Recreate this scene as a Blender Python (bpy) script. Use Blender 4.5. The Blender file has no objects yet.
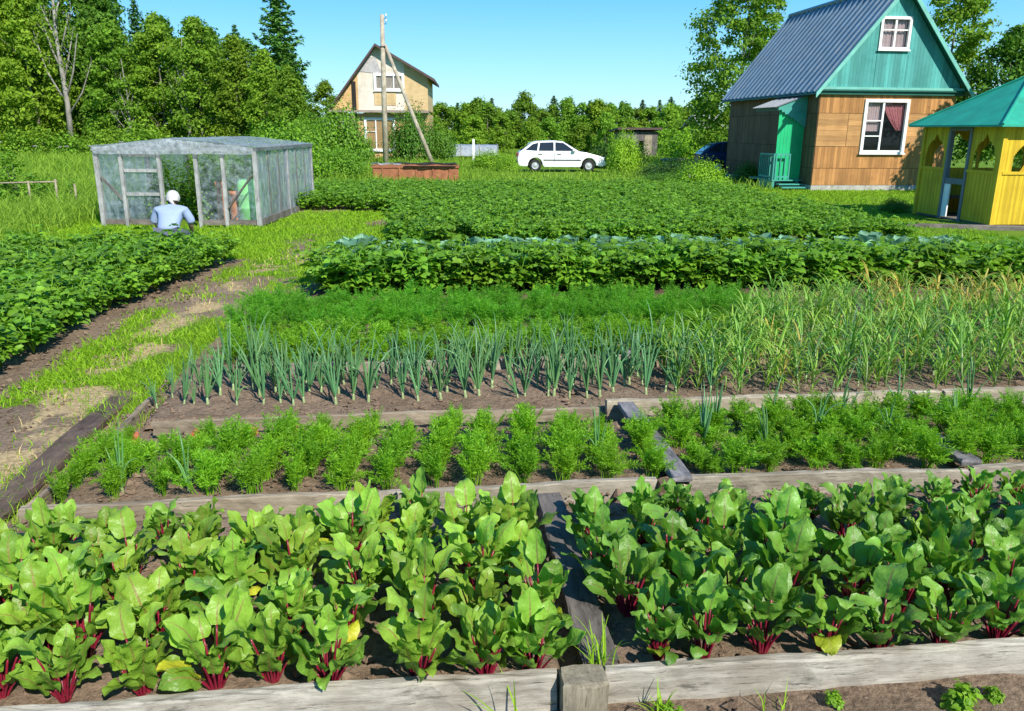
import bpy, math, random
import numpy as np
from mathutils import Vector, Matrix

sc = bpy.context.scene
COL = sc.collection
R = math.radians
rnd = random.Random(7)
rng = np.random.default_rng(7)

# ------------------------------------------------------------------ camera, sky, sun
cam = bpy.data.objects.new('camera', bpy.data.cameras.new('camera'))
COL.objects.link(cam)
cam.location = (0, 0, 1.9)
cam.rotation_mode = 'QUATERNION'
_pitch = math.atan((355.5 - 130) / 800)
cam.rotation_quaternion = (Matrix.Rotation(math.pi / 2 - _pitch, 4, 'X') @ Matrix.Rotation(R(0.4), 4, 'Z')).to_quaternion()
cam.data.sensor_width = 36
cam.data.lens = 36 * 800 / 1024
cam.data.clip_start = 0.05
cam.data.clip_end = 3000
sc.camera = cam

SUN_EL, SUN_AZ = 40.0, 32.0
world = bpy.data.worlds.new('World')
sc.world = world
world.use_nodes = True
nt = world.node_tree
bg = nt.nodes['Background']
sky = nt.nodes.new('ShaderNodeTexSky')
sky.sky_type = 'NISHITA'
sky.sun_disc = False
sky.sun_elevation = R(SUN_EL)
sky.sun_rotation = R(180 - SUN_AZ)
sky.altitude = 100
sky.air_density = 1.0
sky.dust_density = 0.0
sky.ozone_density = 2.5
hs = nt.nodes.new('ShaderNodeHueSaturation')
hs.inputs['Saturation'].default_value = 1.55
hs.inputs['Hue'].default_value = 0.485
nt.links.new(sky.outputs[0], hs.inputs['Color'])
# a clear northern summer sky: pale cyan low down, deep blue overhead
tc = nt.nodes.new('ShaderNodeTexCoord'); sx = nt.nodes.new('ShaderNodeSeparateXYZ'); nt.links.new(tc.outputs['Generated'], sx.inputs[0])
cr = nt.nodes.new('ShaderNodeValToRGB'); nt.links.new(sx.outputs[2], cr.inputs[0])
for k_, (p_, c_) in enumerate([(0.0, (.52, .86, 1.0)), (.07, (.33, .74, 1.0)), (.18, (.10, .47, .98)), (1.0, (.02, .10, .36))]):
    e_ = cr.color_ramp.elements[k_] if k_ < 2 else cr.color_ramp.elements.new(p_)
    e_.position = p_; e_.color = (*c_, 1)
sc2 = nt.nodes.new('ShaderNodeMix'); sc2.data_type = 'RGBA'; sc2.blend_type = 'MULTIPLY'; sc2.inputs[0].default_value = 1
nt.links.new(cr.outputs[0], sc2.inputs[6]); sc2.inputs[7].default_value = (9.6, 9.6, 9.6, 1)
mx = nt.nodes.new('ShaderNodeMix'); mx.data_type = 'RGBA'; mx.inputs[0].default_value = .8
nt.links.new(hs.outputs[0], mx.inputs[6]); nt.links.new(sc2.outputs[2], mx.inputs[7])
nt.links.new(mx.outputs[2], bg.inputs[0])
bg.inputs[1].default_value = 0.095
sun = bpy.data.objects.new('sun', bpy.data.lights.new('sun', 'SUN'))
COL.objects.link(sun)
sun.data.energy = 5.0
sun.data.angle = R(0.5)
sun.data.color = (1.0, 0.945, 0.86)
sun.rotation_euler = (R(90 - SUN_EL), 0, R(SUN_AZ))
sc.view_settings.view_transform = 'Standard'
sc.view_settings.look = 'None'
sc.view_settings.exposure = 0.45
sc.view_settings.gamma = 1

# ------------------------------------------------------------------ helpers
GA = R(6)                                        # the garden's rows are turned six degrees
def W(u, v, z=0.0):
    return Vector((u * math.cos(GA) - v * math.sin(GA), u * math.sin(GA) + v * math.cos(GA), z))
def UV(x, y):
    return x * np.cos(GA) + y * np.sin(GA), -x * np.sin(GA) + y * np.cos(GA)

ORD = ['first', 'second', 'third', 'fourth', 'fifth', 'sixth', 'seventh', 'eighth', 'ninth', 'tenth', 'eleventh', 'twelfth',
       'thirteenth', 'fourteenth', 'fifteenth', 'sixteenth', 'seventeenth', 'eighteenth', 'nineteenth', 'twentieth'] + \
      ['twenty-' + s for s in ('first', 'second', 'third', 'fourth', 'fifth', 'sixth', 'seventh', 'eighth', 'ninth')] + ['thirtieth'] + \
      ['thirty-' + s for s in ('first', 'second', 'third', 'fourth', 'fifth', 'sixth', 'seventh', 'eighth', 'ninth')] + ['fortieth']

def tag(o, label=None, cat=None, group=None, kind=None):
    if label: o['label'] = label
    if cat: o['category'] = cat
    if group: o['group'] = group
    if kind: o['kind'] = kind
    return o

def empty(name, loc=(0, 0, 0), rz=0.0):
    o = bpy.data.objects.new(name, None)
    o.empty_display_size = 0.1
    COL.objects.link(o)
    o.location = loc
    o.rotation_euler = (0, 0, rz)
    return o

class MB:
    """collects geometry and links it as one mesh object"""
    def __init__(s):
        s.V, s.F, s.M, s.U, s.n = [], [], [], [], 0
    def add(s, v, f, m=0, uv=None):
        v = np.asarray(v, dtype=np.float64).reshape(-1, 3)
        s.V.append(v)
        if isinstance(f, np.ndarray):
            f = (f + s.n).tolist()
        else:
            f = [[i + s.n for i in q] for q in f]
        s.F += f
        s.M += [m] * len(f)
        s.U.append(np.zeros((len(v), 2)) if uv is None else np.asarray(uv, dtype=np.float64))
        s.n += len(v)
        return s
    def box(s, x0, x1, y0, y1, z0, z1, m=0):
        v = [(x, y, z) for z in (z0, z1) for y in (y0, y1) for x in (x0, x1)]
        return s.add(v, [(0, 2, 3, 1), (4, 5, 7, 6), (0, 1, 5, 4), (1, 3, 7, 5), (3, 2, 6, 7), (2, 0, 4, 6)], m)
    def bar(s, a, b, w, d, m=0, up=(0, 0, 1)):
        """a rectangular bar between two points"""
        a, b = Vector(a), Vector(b)
        t = (b - a).normalized()
        u = Vector(up)
        if abs(t.dot(u)) > .98: u = Vector((0, 1, 0))
        p = t.cross(u).normalized()
        q = p.cross(t).normalized()
        v = [tuple(c + p * (i * w / 2) + q * (j * d / 2)) for c in (a, b) for j in (-1, 1) for i in (-1, 1)]
        return s.add(v, [(0, 1, 3, 2), (4, 6, 7, 5), (0, 4, 5, 1), (1, 5, 7, 3), (3, 7, 6, 2), (2, 6, 4, 0)], m)
    def tube(s, pts, rad, n=8, m=0, cap=True):
        pts = np.asarray(pts, dtype=np.float64)
        k = len(pts)
        rad = np.full(k, rad) if np.isscalar(rad) else np.asarray(rad)
        d = np.gradient(pts, axis=0)
        d /= np.linalg.norm(d, axis=1)[:, None] + 1e-9
        ref = np.array([0.31, 0.95, 0.05]) if abs(d[0][2]) > .6 else np.array([0, 0, 1.0])
        p = np.cross(d, ref)
        p /= np.linalg.norm(p, axis=1)[:, None] + 1e-9
        q = np.cross(d, p)
        a = np.arange(n) * 2 * np.pi / n
        ring = np.cos(a)[None, :, None] * p[:, None, :] + np.sin(a)[None, :, None] * q[:, None, :]
        v = (pts[:, None, :] + ring * rad[:, None, None]).reshape(-1, 3)
        f = [(i * n + j, i * n + (j + 1) % n, (i + 1) * n + (j + 1) % n, (i + 1) * n + j) for i in range(k - 1) for j in range(n)]
        if cap:
            f += [tuple(range(n - 1, -1, -1)), tuple((k - 1) * n + j for j in range(n))]
        return s.add(v, f, m)
    def prism(s, poly, d, m=0):
        """poly: 3-D outline, d: the extrusion"""
        n = len(poly)
        a = [Vector(p) for p in poly]
        d = Vector(d)
        v = [tuple(p) for p in a] + [tuple(p + d) for p in a]
        f = [tuple(range(n - 1, -1, -1)), tuple(range(n, 2 * n))] + [(i, (i + 1) % n, n + (i + 1) % n, n + i) for i in range(n)]
        return s.add(v, f, m)
    def lathe(s, prof, n=24, c=(0, 0, 0), m=0, cap=True):
        k = len(prof)
        v = [(c[0] + r * math.cos(2 * math.pi * j / n), c[1] + r * math.sin(2 * math.pi * j / n), c[2] + z) for r, z in prof for j in range(n)]
        f = [(i * n + j, i * n + (j + 1) % n, (i + 1) * n + (j + 1) % n, (i + 1) * n + j) for i in range(k - 1) for j in range(n)]
        if cap: f += [tuple(range(n - 1, -1, -1)), tuple((k - 1) * n + j for j in range(n))]
        return s.add(v, f, m)
    def mesh(s, name, mats, smooth=False, jit=0.0):
        me = bpy.data.meshes.new(name)
        V = np.concatenate(s.V)
        if jit: V = V + rng.normal(0, jit, V.shape)
        sizes = np.fromiter((len(f) for f in s.F), dtype=np.int32, count=len(s.F))
        loops = np.fromiter((i for f in s.F for i in f), dtype=np.int32, count=int(sizes.sum()))
        me.vertices.add(len(V)); me.vertices.foreach_set('co', V.ravel())
        me.loops.add(len(loops)); me.loops.foreach_set('vertex_index', loops)
        me.polygons.add(len(sizes))
        st = np.zeros(len(sizes), dtype=np.int32); st[1:] = np.cumsum(sizes)[:-1]
        me.polygons.foreach_set('loop_start', st)
        me.polygons.foreach_set('loop_total', sizes)
        me.polygons.foreach_set('material_index', np.array(s.M, dtype=np.int32))
        me.polygons.foreach_set('use_smooth', np.full(len(sizes), smooth))
        uvl = me.uv_layers.new(name='UVMap')
        uvl.data.foreach_set('uv', np.concatenate(s.U)[loops].ravel())
        for m in (mats if isinstance(mats, (list, tuple)) else [mats]):
            me.materials.append(m)
        me.update(calc_edges=True)
        me.validate()
        return me
    def build(s, name, mats, parent=None, smooth=False, loc=None, rz=None, bevel=0.0, jit=0.0):
        o = bpy.data.objects.new(name, s.mesh(name, mats, smooth, jit))
        COL.objects.link(o)
        if parent: o.parent = parent
        if loc is not None: o.location = loc
        if rz is not None: o.rotation_euler = (0, 0, rz)
        if bevel:
            b = o.modifiers.new('bevel', 'BEVEL'); b.width = bevel; b.segments = 2; b.limit_method = 'ANGLE'
        return o

def obj(name, mesh, parent=None, loc=None):
    o = bpy.data.objects.new(name, mesh)
    COL.objects.link(o)
    if parent: o.parent = parent
    if loc is not None: o.location = loc
    return o

def dup(src, loc, rz=0.0, scale=1.0, label=None, group=None, tint=None, tilt=(0, 0)):
    """copy a thing with its parts and sub-parts"""
    def cp(o, parent):
        c = o.copy()
        COL.objects.link(c)
        if parent: c.parent = parent
        if tint: c.color = (*tint, 1)
        for ch in list(o.children): cp(ch, c)
        return c
    c = cp(src, None)
    c.location = loc
    c.rotation_euler = (tilt[0], tilt[1], rz)
    c.scale = (scale,) * 3 if np.isscalar(scale) else scale
    if label: c['label'] = label
    if group: c['group'] = group
    return c

class Kind:
    """variants of one thing; place() uses the originals first, then copies"""
    def __init__(s, protos): s.p, s.used = protos, [False] * len(protos)
    def place(s, loc, rz, scale, label, group=None, tint=None, which=None, tilt=(0, 0)):
        i = rnd.randrange(len(s.p)) if which is None else which % len(s.p)
        if not s.used[i]:
            s.used[i] = True
            o = s.p[i]
            o.location = loc; o.rotation_euler = (tilt[0], tilt[1], rz)
            o.scale = (scale,) * 3 if np.isscalar(scale) else scale
            o['label'] = label
            if group: o['group'] = group
            if tint:
                o.color = (*tint, 1)
                for c in o.children_recursive: c.color = (*tint, 1)
            return o
        return dup(s.p[i], loc, rz, scale, label, group, tint, tilt)
    def cleanup(s):
        for i, o in enumerate(s.p):
            if not s.used[i]:
                for c in list(o.children_recursive): bpy.data.objects.remove(c)
                bpy.data.objects.remove(o)

# ------------------------------------------------------------------ materials
class NT:
    def __init__(s, name):
        s.m = bpy.data.materials.new(name); s.m.use_nodes = True
        s.t = s.m.node_tree; s.b = s.t.nodes['Principled BSDF']; s.out = s.t.nodes['Material Output']
    def n(s, typ, **kw):
        x = s.t.nodes.new(typ)
        for k, v in kw.items(): setattr(x, k, v)
        return x
    def l(s, a, b): s.t.links.new(a, b)
    def coord(s, scale=(1, 1, 1), kind='Object'):
        c = s.n('ShaderNodeTexCoord'); m = s.n('ShaderNodeMapping')
        m.inputs['Scale'].default_value = scale
        s.l(c.outputs[kind], m.inputs[0])
        return m.outputs[0]
    def noise(s, vec, scale, detail=4, rough=.6):
        x = s.n('ShaderNodeTexNoise'); x.inputs['Scale'].default_value = scale
        x.inputs['Detail'].default_value = detail; x.inputs['Roughness'].default_value = rough
        if vec is not None: s.l(vec, x.inputs['Vector'])
        return x.outputs['Fac']
    def ramp(s, fac, stops):
        x = s.n('ShaderNodeValToRGB'); r = x.color_ramp
        while len(r.elements) < len(stops): r.elements.new(.5)
        for e, (p, c) in zip(r.elements, stops):
            e.position = p; e.color = (*c, 1) if not np.isscalar(c) else (c, c, c, 1)
        s.l(fac, x.inputs[0])
        return x.outputs[0]
    def mix(s, fac, a, b, mode='MIX'):
        x = s.n('ShaderNodeMix', data_type='RGBA', blend_type=mode)
        for sock, val in ((x.inputs[0], fac), (x.inputs[6], a), (x.inputs[7], b)):
            if isinstance(val, (int, float)): sock.default_value = val
            elif isinstance(val, tuple): sock.default_value = (*val, 1)
            else: s.l(val, sock)
        return x.outputs[2]
    def math(s, op, a, b=0.0, c=None):
        x = s.n('ShaderNodeMath', operation=op)
        for i, val in enumerate((a, b) if c is None else (a, b, c)):
            if isinstance(val, (int, float)): x.inputs[i].default_value = val
            else: s.l(val, x.inputs[i])
        return x.outputs[0]
    def bump(s, h, strength=.4, dist=.01):
        x = s.n('ShaderNodeBump'); x.inputs['Strength'].default_value = strength; x.inputs['Distance'].default_value = dist
        s.l(h, x.inputs['Height']); s.l(x.outputs[0], s.b.inputs['Normal'])
    def set(s, color=None, rough=None, spec=None, metal=None):
        if color is not None:
            if isinstance(color, tuple): s.b.inputs['Base Color'].default_value = (*color, 1)
            else: s.l(color, s.b.inputs['Base Color'])
        if rough is not None: s.b.inputs['Roughness'].default_value = rough
        if spec is not None: s.b.inputs['Specular IOR Level'].default_value = spec
        if metal is not None: s.b.inputs['Metallic'].default_value = metal

def leafmat(name, col, var=.35, transl=.3, rough=.45, spec=.35, hue=None, tip=None, vein=None, white_base=None, pucker=0):
    """foliage: colour varies leaf by leaf and plant by plant; light passes through"""
    s = NT(name)
    geo = s.n('ShaderNodeNewGeometry'); info = s.n('ShaderNodeObjectInfo')
    isl = geo.outputs['Random Per Island']
    a = tuple(c * (1 - var) for c in col)
    b = tuple(min(1, c * (1 + var)) for c in (hue or col))
    base = s.mix(isl, a, b)
    nz = s.noise(s.coord(), 9, 3)
    base = s.mix(s.math('MULTIPLY', nz, .5), base, tuple(c * 1.35 for c in (hue or col)))
    if vein or tip or white_base:
        uv = s.n('ShaderNodeUVMap'); sep = s.n('ShaderNodeSeparateXYZ'); s.l(uv.outputs[0], sep.inputs[0])
        if vein:
            d = s.math('ABSOLUTE', s.math('SUBTRACT', sep.outputs[0], .5))
            mid = s.math('LESS_THAN', d, s.math('MULTIPLY_ADD', sep.outputs[1], -.045, .055))
            # side veins
            k = s.math('FRACT', s.math('MULTIPLY', s.math('SUBTRACT', sep.outputs[1], s.math('MULTIPLY', d, .55)), 7.0))
            sv = s.math('LESS_THAN', s.math('ABSOLUTE', s.math('SUBTRACT', k, .5)), .055)
            base = s.mix(s.math('MULTIPLY', sv, .35), base, tuple(min(1, c * 1.8 + .02) for c in col))
            base = s.mix(s.math('MULTIPLY', mid, .7), base, vein)
        if tip:
            t = s.math('MULTIPLY', s.math('POWER', sep.outputs[1], 3.0), s.math('MULTIPLY_ADD', isl, 1.0, -.35))
            t.node.use_clamp = True
            base = s.mix(t, base, tip)
        if white_base:
            t = s.math('LESS_THAN', sep.outputs[1], .12)
            base = s.mix(t, base, white_base)
    base = s.mix(1.0, base, info.outputs['Color'], 'MULTIPLY')
    s.set(base, rough, spec)
    if pucker:
        s.bump(s.noise(s.coord(), pucker, 3, .6), .5, .010)
    tr = s.n('ShaderNodeBsdfTranslucent')
    s.l(s.mix(1.0, base, (1.5, 1.55, .6), 'MULTIPLY'), tr.inputs[0])
    ms = s.n('ShaderNodeMixShader'); ms.inputs[0].default_value = transl
    s.l(s.b.outputs[0], ms.inputs[1]); s.l(tr.outputs[0], ms.inputs[2]); s.l(ms.outputs[0], s.out.inputs[0])
    return s.m

def woodmat(name, dark, light, axis='X', rough=.85, scale=1.0, stain=None, island=False, objtint=False):
    s = NT(name)
    st = {'X': (.9, 14, 14), 'Y': (14, .9, 14), 'Z': (14, 14, .9)}[axis]
    c = s.coord(tuple(v * scale for v in st))
    wv = s.n('ShaderNodeVectorMath', operation='ADD'); s.l(c, wv.inputs[0])
    nzc = s.n('ShaderNodeTexNoise'); nzc.inputs['Scale'].default_value = 5; s.l(s.coord(), nzc.inputs['Vector']); s.l(nzc.outputs['Color'], wv.inputs[1])
    c = wv.outputs[0]
    g = s.noise(c, 2.2, 8, .72)
    col = s.ramp(g, [(.28, dark), (.62, light)])
    big = s.noise(s.coord((1, 1, 1)), 3.1, 4)
    col = s.mix(s.ramp(big, [(.38, 0.0), (.66, .6)]), col, stain or tuple(v * .55 for v in dark))
    spots = s.noise(s.coord(tuple(max(1, v * .25) for v in st)), 4.5, 5, .65)
    col = s.mix(s.ramp(spots, [(.60, 0.0), (.70, .8)]), col, tuple(v * .45 for v in dark))
    if island:
        geo = s.n('ShaderNodeNewGeometry')
        col = s.mix(1.0, col, s.ramp(geo.outputs['Random Per Island'], [(0, .68), (1, 1.15)]), 'MULTIPLY')
    if objtint:
        info = s.n('ShaderNodeObjectInfo')
        col = s.mix(1.0, col, info.outputs['Color'], 'MULTIPLY')
    crack = s.noise(s.coord(tuple(v * scale * 2 for v in st)), 3.5, 6, .8)
    col = s.mix(s.ramp(crack, [(.345, .9), (.43, 0.0)]), col, tuple(v * .25 for v in dark))
    s.set(col, rough, .25)
    s.bump(s.math('ADD', g, crack), .55, .006)
    return s.m

def plain(name, col, rough=.6, var=.18, nscale=4, spec=.4, metal=0.0, bump=0.0, dirt=None, bscale=30):
    s = NT(name)
    nz = s.noise(s.coord(), nscale, 5)
    c = s.ramp(nz, [(.3, tuple(v * (1 - var) for v in col)), (.7, tuple(min(1, v * (1 + var)) for v in col))])
    if dirt:
        c = s.mix(s.ramp(s.noise(s.coord(), nscale * .6 + 1.3, 6, .7), [(.48, 0.0), (.68, .7)]), c, dirt)
    s.set(c, rough, spec, metal)
    if bump: s.bump(s.noise(s.coord(), bscale, 4), bump, .01)
    return s.m

def glassmat(name, tint=(.03, .04, .05), trans=.55):
    s = NT(name)
    s.set(tint, .03, .8)
    tr = s.n('ShaderNodeBsdfTransparent')
    ms = s.n('ShaderNodeMixShader'); ms.inputs[0].default_value = trans
    s.l(s.b.outputs[0], ms.inputs[1]); s.l(tr.outputs[0], ms.inputs[2]); s.l(ms.outputs[0], s.out.inputs[0])
    return s.m

def filmmat(name, clear, col=(.62, .68, .72), wr=(3, 3, 9)):
    """wrinkled greenhouse film, partly clear"""
    s = NT(name)
    c = s.coord(wr)
    nz = s.noise(c, 2.0, 6, .7)
    s.set(s.ramp(nz, [(.35, tuple(v * .55 for v in col)), (.65, col)]), .22, .6)
    s.bump(nz, .9, .03)
    tl = s.n('ShaderNodeBsdfTranslucent'); tl.inputs[0].default_value = (*col, 1)
    m1 = s.n('ShaderNodeMixShader'); m1.inputs[0].default_value = .35
    s.l(s.b.outputs[0], m1.inputs[1]); s.l(tl.outputs[0], m1.inputs[2])
    tr = s.n('ShaderNodeBsdfTransparent')
    m2 = s.n('ShaderNodeMixShader')
    s.l(s.ramp(nz, [(.32, min(1, clear + .25)), (.68, max(0, clear - .25))]), m2.inputs[0])
    s.l(m1.outputs[0], m2.inputs[1]); s.l(tr.outputs[0], m2.inputs[2]); s.l(m2.outputs[0], s.out.inputs[0])
    return s.m

def soilmat(name, a, b, pale):
    s = NT(name)
    c = s.coord()
    n1 = s.noise(c, 5, 8, .75); n2 = s.noise(c, 38, 6, .7); n3 = s.noise(c, 1.1, 4)
    col = s.ramp(n1, [(.3, a), (.7, b)])
    col = s.mix(s.ramp(n3, [(.42, 0.0), (.7, .7)]), col, pale)
    col = s.mix(s.ramp(n2, [(.35, .6), (.55, 0.0)]), col, tuple(v * .4 for v in a))
    col = s.mix(s.ramp(n2, [(.66, 0.0), (.72, .55)]), col, tuple(min(1, v * 1.7) for v in pale))
    s.set(col, .95, .15)
    s.bump(s.math('ADD', n1, s.math('MULTIPLY', n2, .7)), .9, .03)
    return s.m

M = {}
M['beet_leaf'] = leafmat('beet_leaf', (.10, .245, .026), .36, .28, .42, .42, hue=(.17, .34, .04), vein=(.22, .16, .07), pucker=48)
M['beet_leaf_yellow'] = leafmat('beet_leaf_yellow', (.34, .42, .03), .15, .3, .4, .4, vein=(.45, .40, .10), pucker=48)
M['beet_stalk'] = plain('beet_stalk', (.20, .012, .03), .35, .4, 20, .5)
M['potato_leaf'] = leafmat('potato_leaf', (.095, .235, .017), .42, .33, .5, .32, hue=(.15, .30, .022))
M['carrot_leaf'] = leafmat('carrot_leaf', (.125, .31, .012), .4, .42, .5, .3, hue=(.19, .38, .02))
M['dill_leaf'] = leafmat('dill_leaf', (.14, .37, .025), .35, .5, .5, .3)
M['onion_leaf'] = leafmat('onion_leaf', (.07, .21, .085), .3, .15, .35, .45, hue=(.11, .25, .09), tip=(.20, .30, .10))
M['onion_white'] = plain('onion_white', (.30, .38, .17), .45, .2, 12)
M['garlic_leaf'] = leafmat('garlic_leaf', (.095, .25, .04), .35, .3, .45, .35, hue=(.16, .33, .05), tip=(.45, .42, .10))
M['garlic_dry'] = leafmat('garlic_dry', (.27, .28, .07), .4, .25, .6, .2, hue=(.38, .33, .09), tip=(.44, .28, .10))
M['cabbage_leaf'] = leafmat('cabbage_leaf', (.095, .23, .12), .3, .15, .5, .35, hue=(.17, .33, .21), vein=(.45, .58, .45), pucker=20)
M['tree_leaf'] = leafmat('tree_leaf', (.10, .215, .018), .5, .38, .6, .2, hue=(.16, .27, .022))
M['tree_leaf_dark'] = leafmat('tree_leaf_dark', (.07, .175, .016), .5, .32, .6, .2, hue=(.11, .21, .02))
M['spruce_needle'] = leafmat('spruce_needle', (.045, .13, .03), .4, .15, .6, .2, hue=(.06, .15, .03))
M['bush_leaf'] = leafmat('bush_leaf', (.09, .24, .018), .4, .3, .5, .3, hue=(.14, .28, .02))
M['grass'] = leafmat('grass', (.135, .31, .012), .4, .3, .6, .2, hue=(.22, .37, .018))
M['meadow'] = leafmat('meadow', (.12, .27, .018), .45, .35, .6, .2, hue=(.21, .33, .035))
M['straw'] = leafmat('straw', (.55, .42, .20), .35, .15, .8, .15)
M['bark'] = woodmat('bark', (.10, .085, .07), (.28, .25, .21), 'Z', .9)
M['bark_pale'] = woodmat('bark_pale', (.17, .155, .13), (.40, .375, .33), 'Z', .9)
M['soil'] = soilmat('soil', (.17, .115, .075), (.28, .20, .135), (.38, .28, .20))
M['soil_dark'] = soilmat('soil_dark', (.085, .055, .038), (.15, .10, .07), (.21, .15, .10))
M['board'] = woodmat('board', (.20, .175, .14), (.50, .465, .39), 'X', stain=(.17, .14, .10), objtint=True)
M['board_dark'] = woodmat('board_dark', (.10, .085, .075), (.26, .225, .19), 'X', objtint=True)
M['board_wet'] = woodmat('board_wet', (.085, .08, .08), (.22, .205, .195), 'X', objtint=True)
M['post'] = woodmat('post', (.19, .15, .10), (.46, .40, .29), 'Z', objtint=True)
M['pole'] = woodmat('pole', (.30, .25, .18), (.56, .50, .38), 'Z')
M['frame_wood'] = woodmat('frame_wood', (.25, .25, .25), (.50, .50, .48), 'Z')

# ------------------------------------------------------------------ geometry kits
def vnoise(u, v, seed=0, f=1.0):
    """smooth value noise in 2-D, 0..1"""
    u = np.asarray(u, dtype=np.float64) * f; v = np.asarray(v, dtype=np.float64) * f
    i, j = np.floor(u).astype(np.int64), np.floor(v).astype(np.int64)
    a, b = u - i, v - j
    a, b = a * a * (3 - 2 * a), b * b * (3 - 2 * b)
    def h(x, y):
        k = (x * 374761393 + y * 668265263 + seed * 1442695) & 0x7fffffff
        k = ((k ^ (k >> 13)) * 1274126177) & 0x7fffffff
        return ((k ^ (k >> 16)) & 0xffff) / 65535.0
    return (h(i, j) * (1 - a) + h(i + 1, j) * a) * (1 - b) + (h(i, j + 1) * (1 - a) + h(i + 1, j + 1) * a) * b
def fbm(u, v, seed=0, f=1.0):
    return (vnoise(u, v, seed, f) * .5 + vnoise(u, v, seed + 1, f * 2.1) * .3 + vnoise(u, v, seed + 2, f * 4.3) * .2)

def unit(a):
    return a / (np.linalg.norm(a, axis=-1, keepdims=True) + 1e-9)

def leaflets(mb, P, D, N, L, Wd, m=0, droop=.25, fold=.25):
    """small leaves, eight vertices each. P base, D direction, N upper normal, L length, Wd half width"""
    P, D, N = map(np.asarray, (P, D, N))
    n = len(P)
    L = np.broadcast_to(L, n)[:, None]; Wd = np.broadcast_to(Wd, n)[:, None]
    D = unit(D); S = unit(np.cross(D, N)); N = np.cross(S, D)
    st = [(0, 0, 0), (.38, 1, 0), (.74, .72, .4), (1, 0, 1)]
    out = []
    for t, w, dr in st:
        c = P + D * L * t - N * L * droop * dr
        if w == 0: out.append(c)
        else:
            e = N * Wd * w * fold
            out += [c - S * Wd * w + e, c, c + S * Wd * w + e]
    v = np.stack(out, 1)
    uv = np.array([(.5, 0), (0, .38), (.5, .38), (1, .38), (.1, .74), (.5, .74), (.9, .74), (.5, 1)])
    b = (np.arange(n) * 8)[:, None, None]
    t3 = (np.array([[0, 2, 1], [0, 3, 2], [4, 5, 7], [5, 6, 7]])[None] + b).reshape(-1, 3)
    t4 = (np.array([[1, 2, 5, 4], [2, 3, 6, 5]])[None] + b).reshape(-1, 4)
    mb.add(v.reshape(-1, 3), t3.tolist() + t4.tolist(), m, np.tile(uv, (n, 1)))

def cards(mb, P, N, size, aspect=.6, m=0):
    """four-cornered leaf faces with their own place and turn"""
    n = len(P)
    T = unit(np.cross(N, rng.normal(0, 1, (n, 3)))); B = np.cross(unit(N), T)
    s = np.broadcast_to(size, n)[:, None]
    bend = unit(N) * s * .22
    v = np.stack([P - T * s, P - B * s * aspect + bend, P + T * s, P + B * s * aspect + bend], 1).reshape(-1, 3)
    f = (np.array([[0, 1, 2, 3]])[None] + (np.arange(n) * 4)[:, None, None]).reshape(-1, 4)
    mb.add(v, f, m)

def blade(mb, base, d, n, L, Wd, m=0, nt_=9, nu=6, droop=.9, cup=.25, wave=.10, ph=0., shape=None, twist=0.):
    """one big leaf with a curved, wavy blade"""
    d = Vector(d).normalized(); n = Vector(n); s = d.cross(n).normalized(); n = s.cross(d).normalized()
    pos = Vector(base); ts = np.linspace(0, 1, nt_)
    V, UVs = [], []
    for i, t in enumerate(ts):
        ang = droop * t * t
        dd = d * math.cos(ang) - n * math.sin(ang)
        nn = n * math.cos(ang) + d * math.sin(ang)
        if i: pos = pos + dd * (L / (nt_ - 1))
        tw = twist * t
        ss = s * math.cos(tw) + nn * math.sin(tw); nn = nn * math.cos(tw) - s * math.sin(tw)
        w = Wd * (shape(t) if shape else 1)
        for j in range(nu + 1):
            u = j / nu * 2 - 1
            e = cup * u * u * w + wave * L * (abs(u) ** 1.6) * math.sin(ph + t * 13 + (1.9 if u > 0 else 0)) * (.3 + .7 * math.sin(math.pi * t)) \
                + .02 * L * math.sin(t * 21 + u * 7 + ph)
            uu = u * (1 + .055 * math.sin(t * 17 + ph * 2 + (2 if u > 0 else 0)))
            p = pos + ss * (uu * w) + nn * e
            V.append(tuple(p)); UVs.append((j / nu, t))
    f = [(i * (nu + 1) + j, i * (nu + 1) + j + 1, (i + 1) * (nu + 1) + j + 1, (i + 1) * (nu + 1) + j) for i in range(nt_ - 1) for j in range(nu)]
    mb.add(V, f, m, UVs)

def beet_shape(t):
    return (max(0.0, math.sin(math.pi * min(1, t * .95 + .05) ** .86))) ** .6 * (1.0 - .10 * t) + .03

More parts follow.
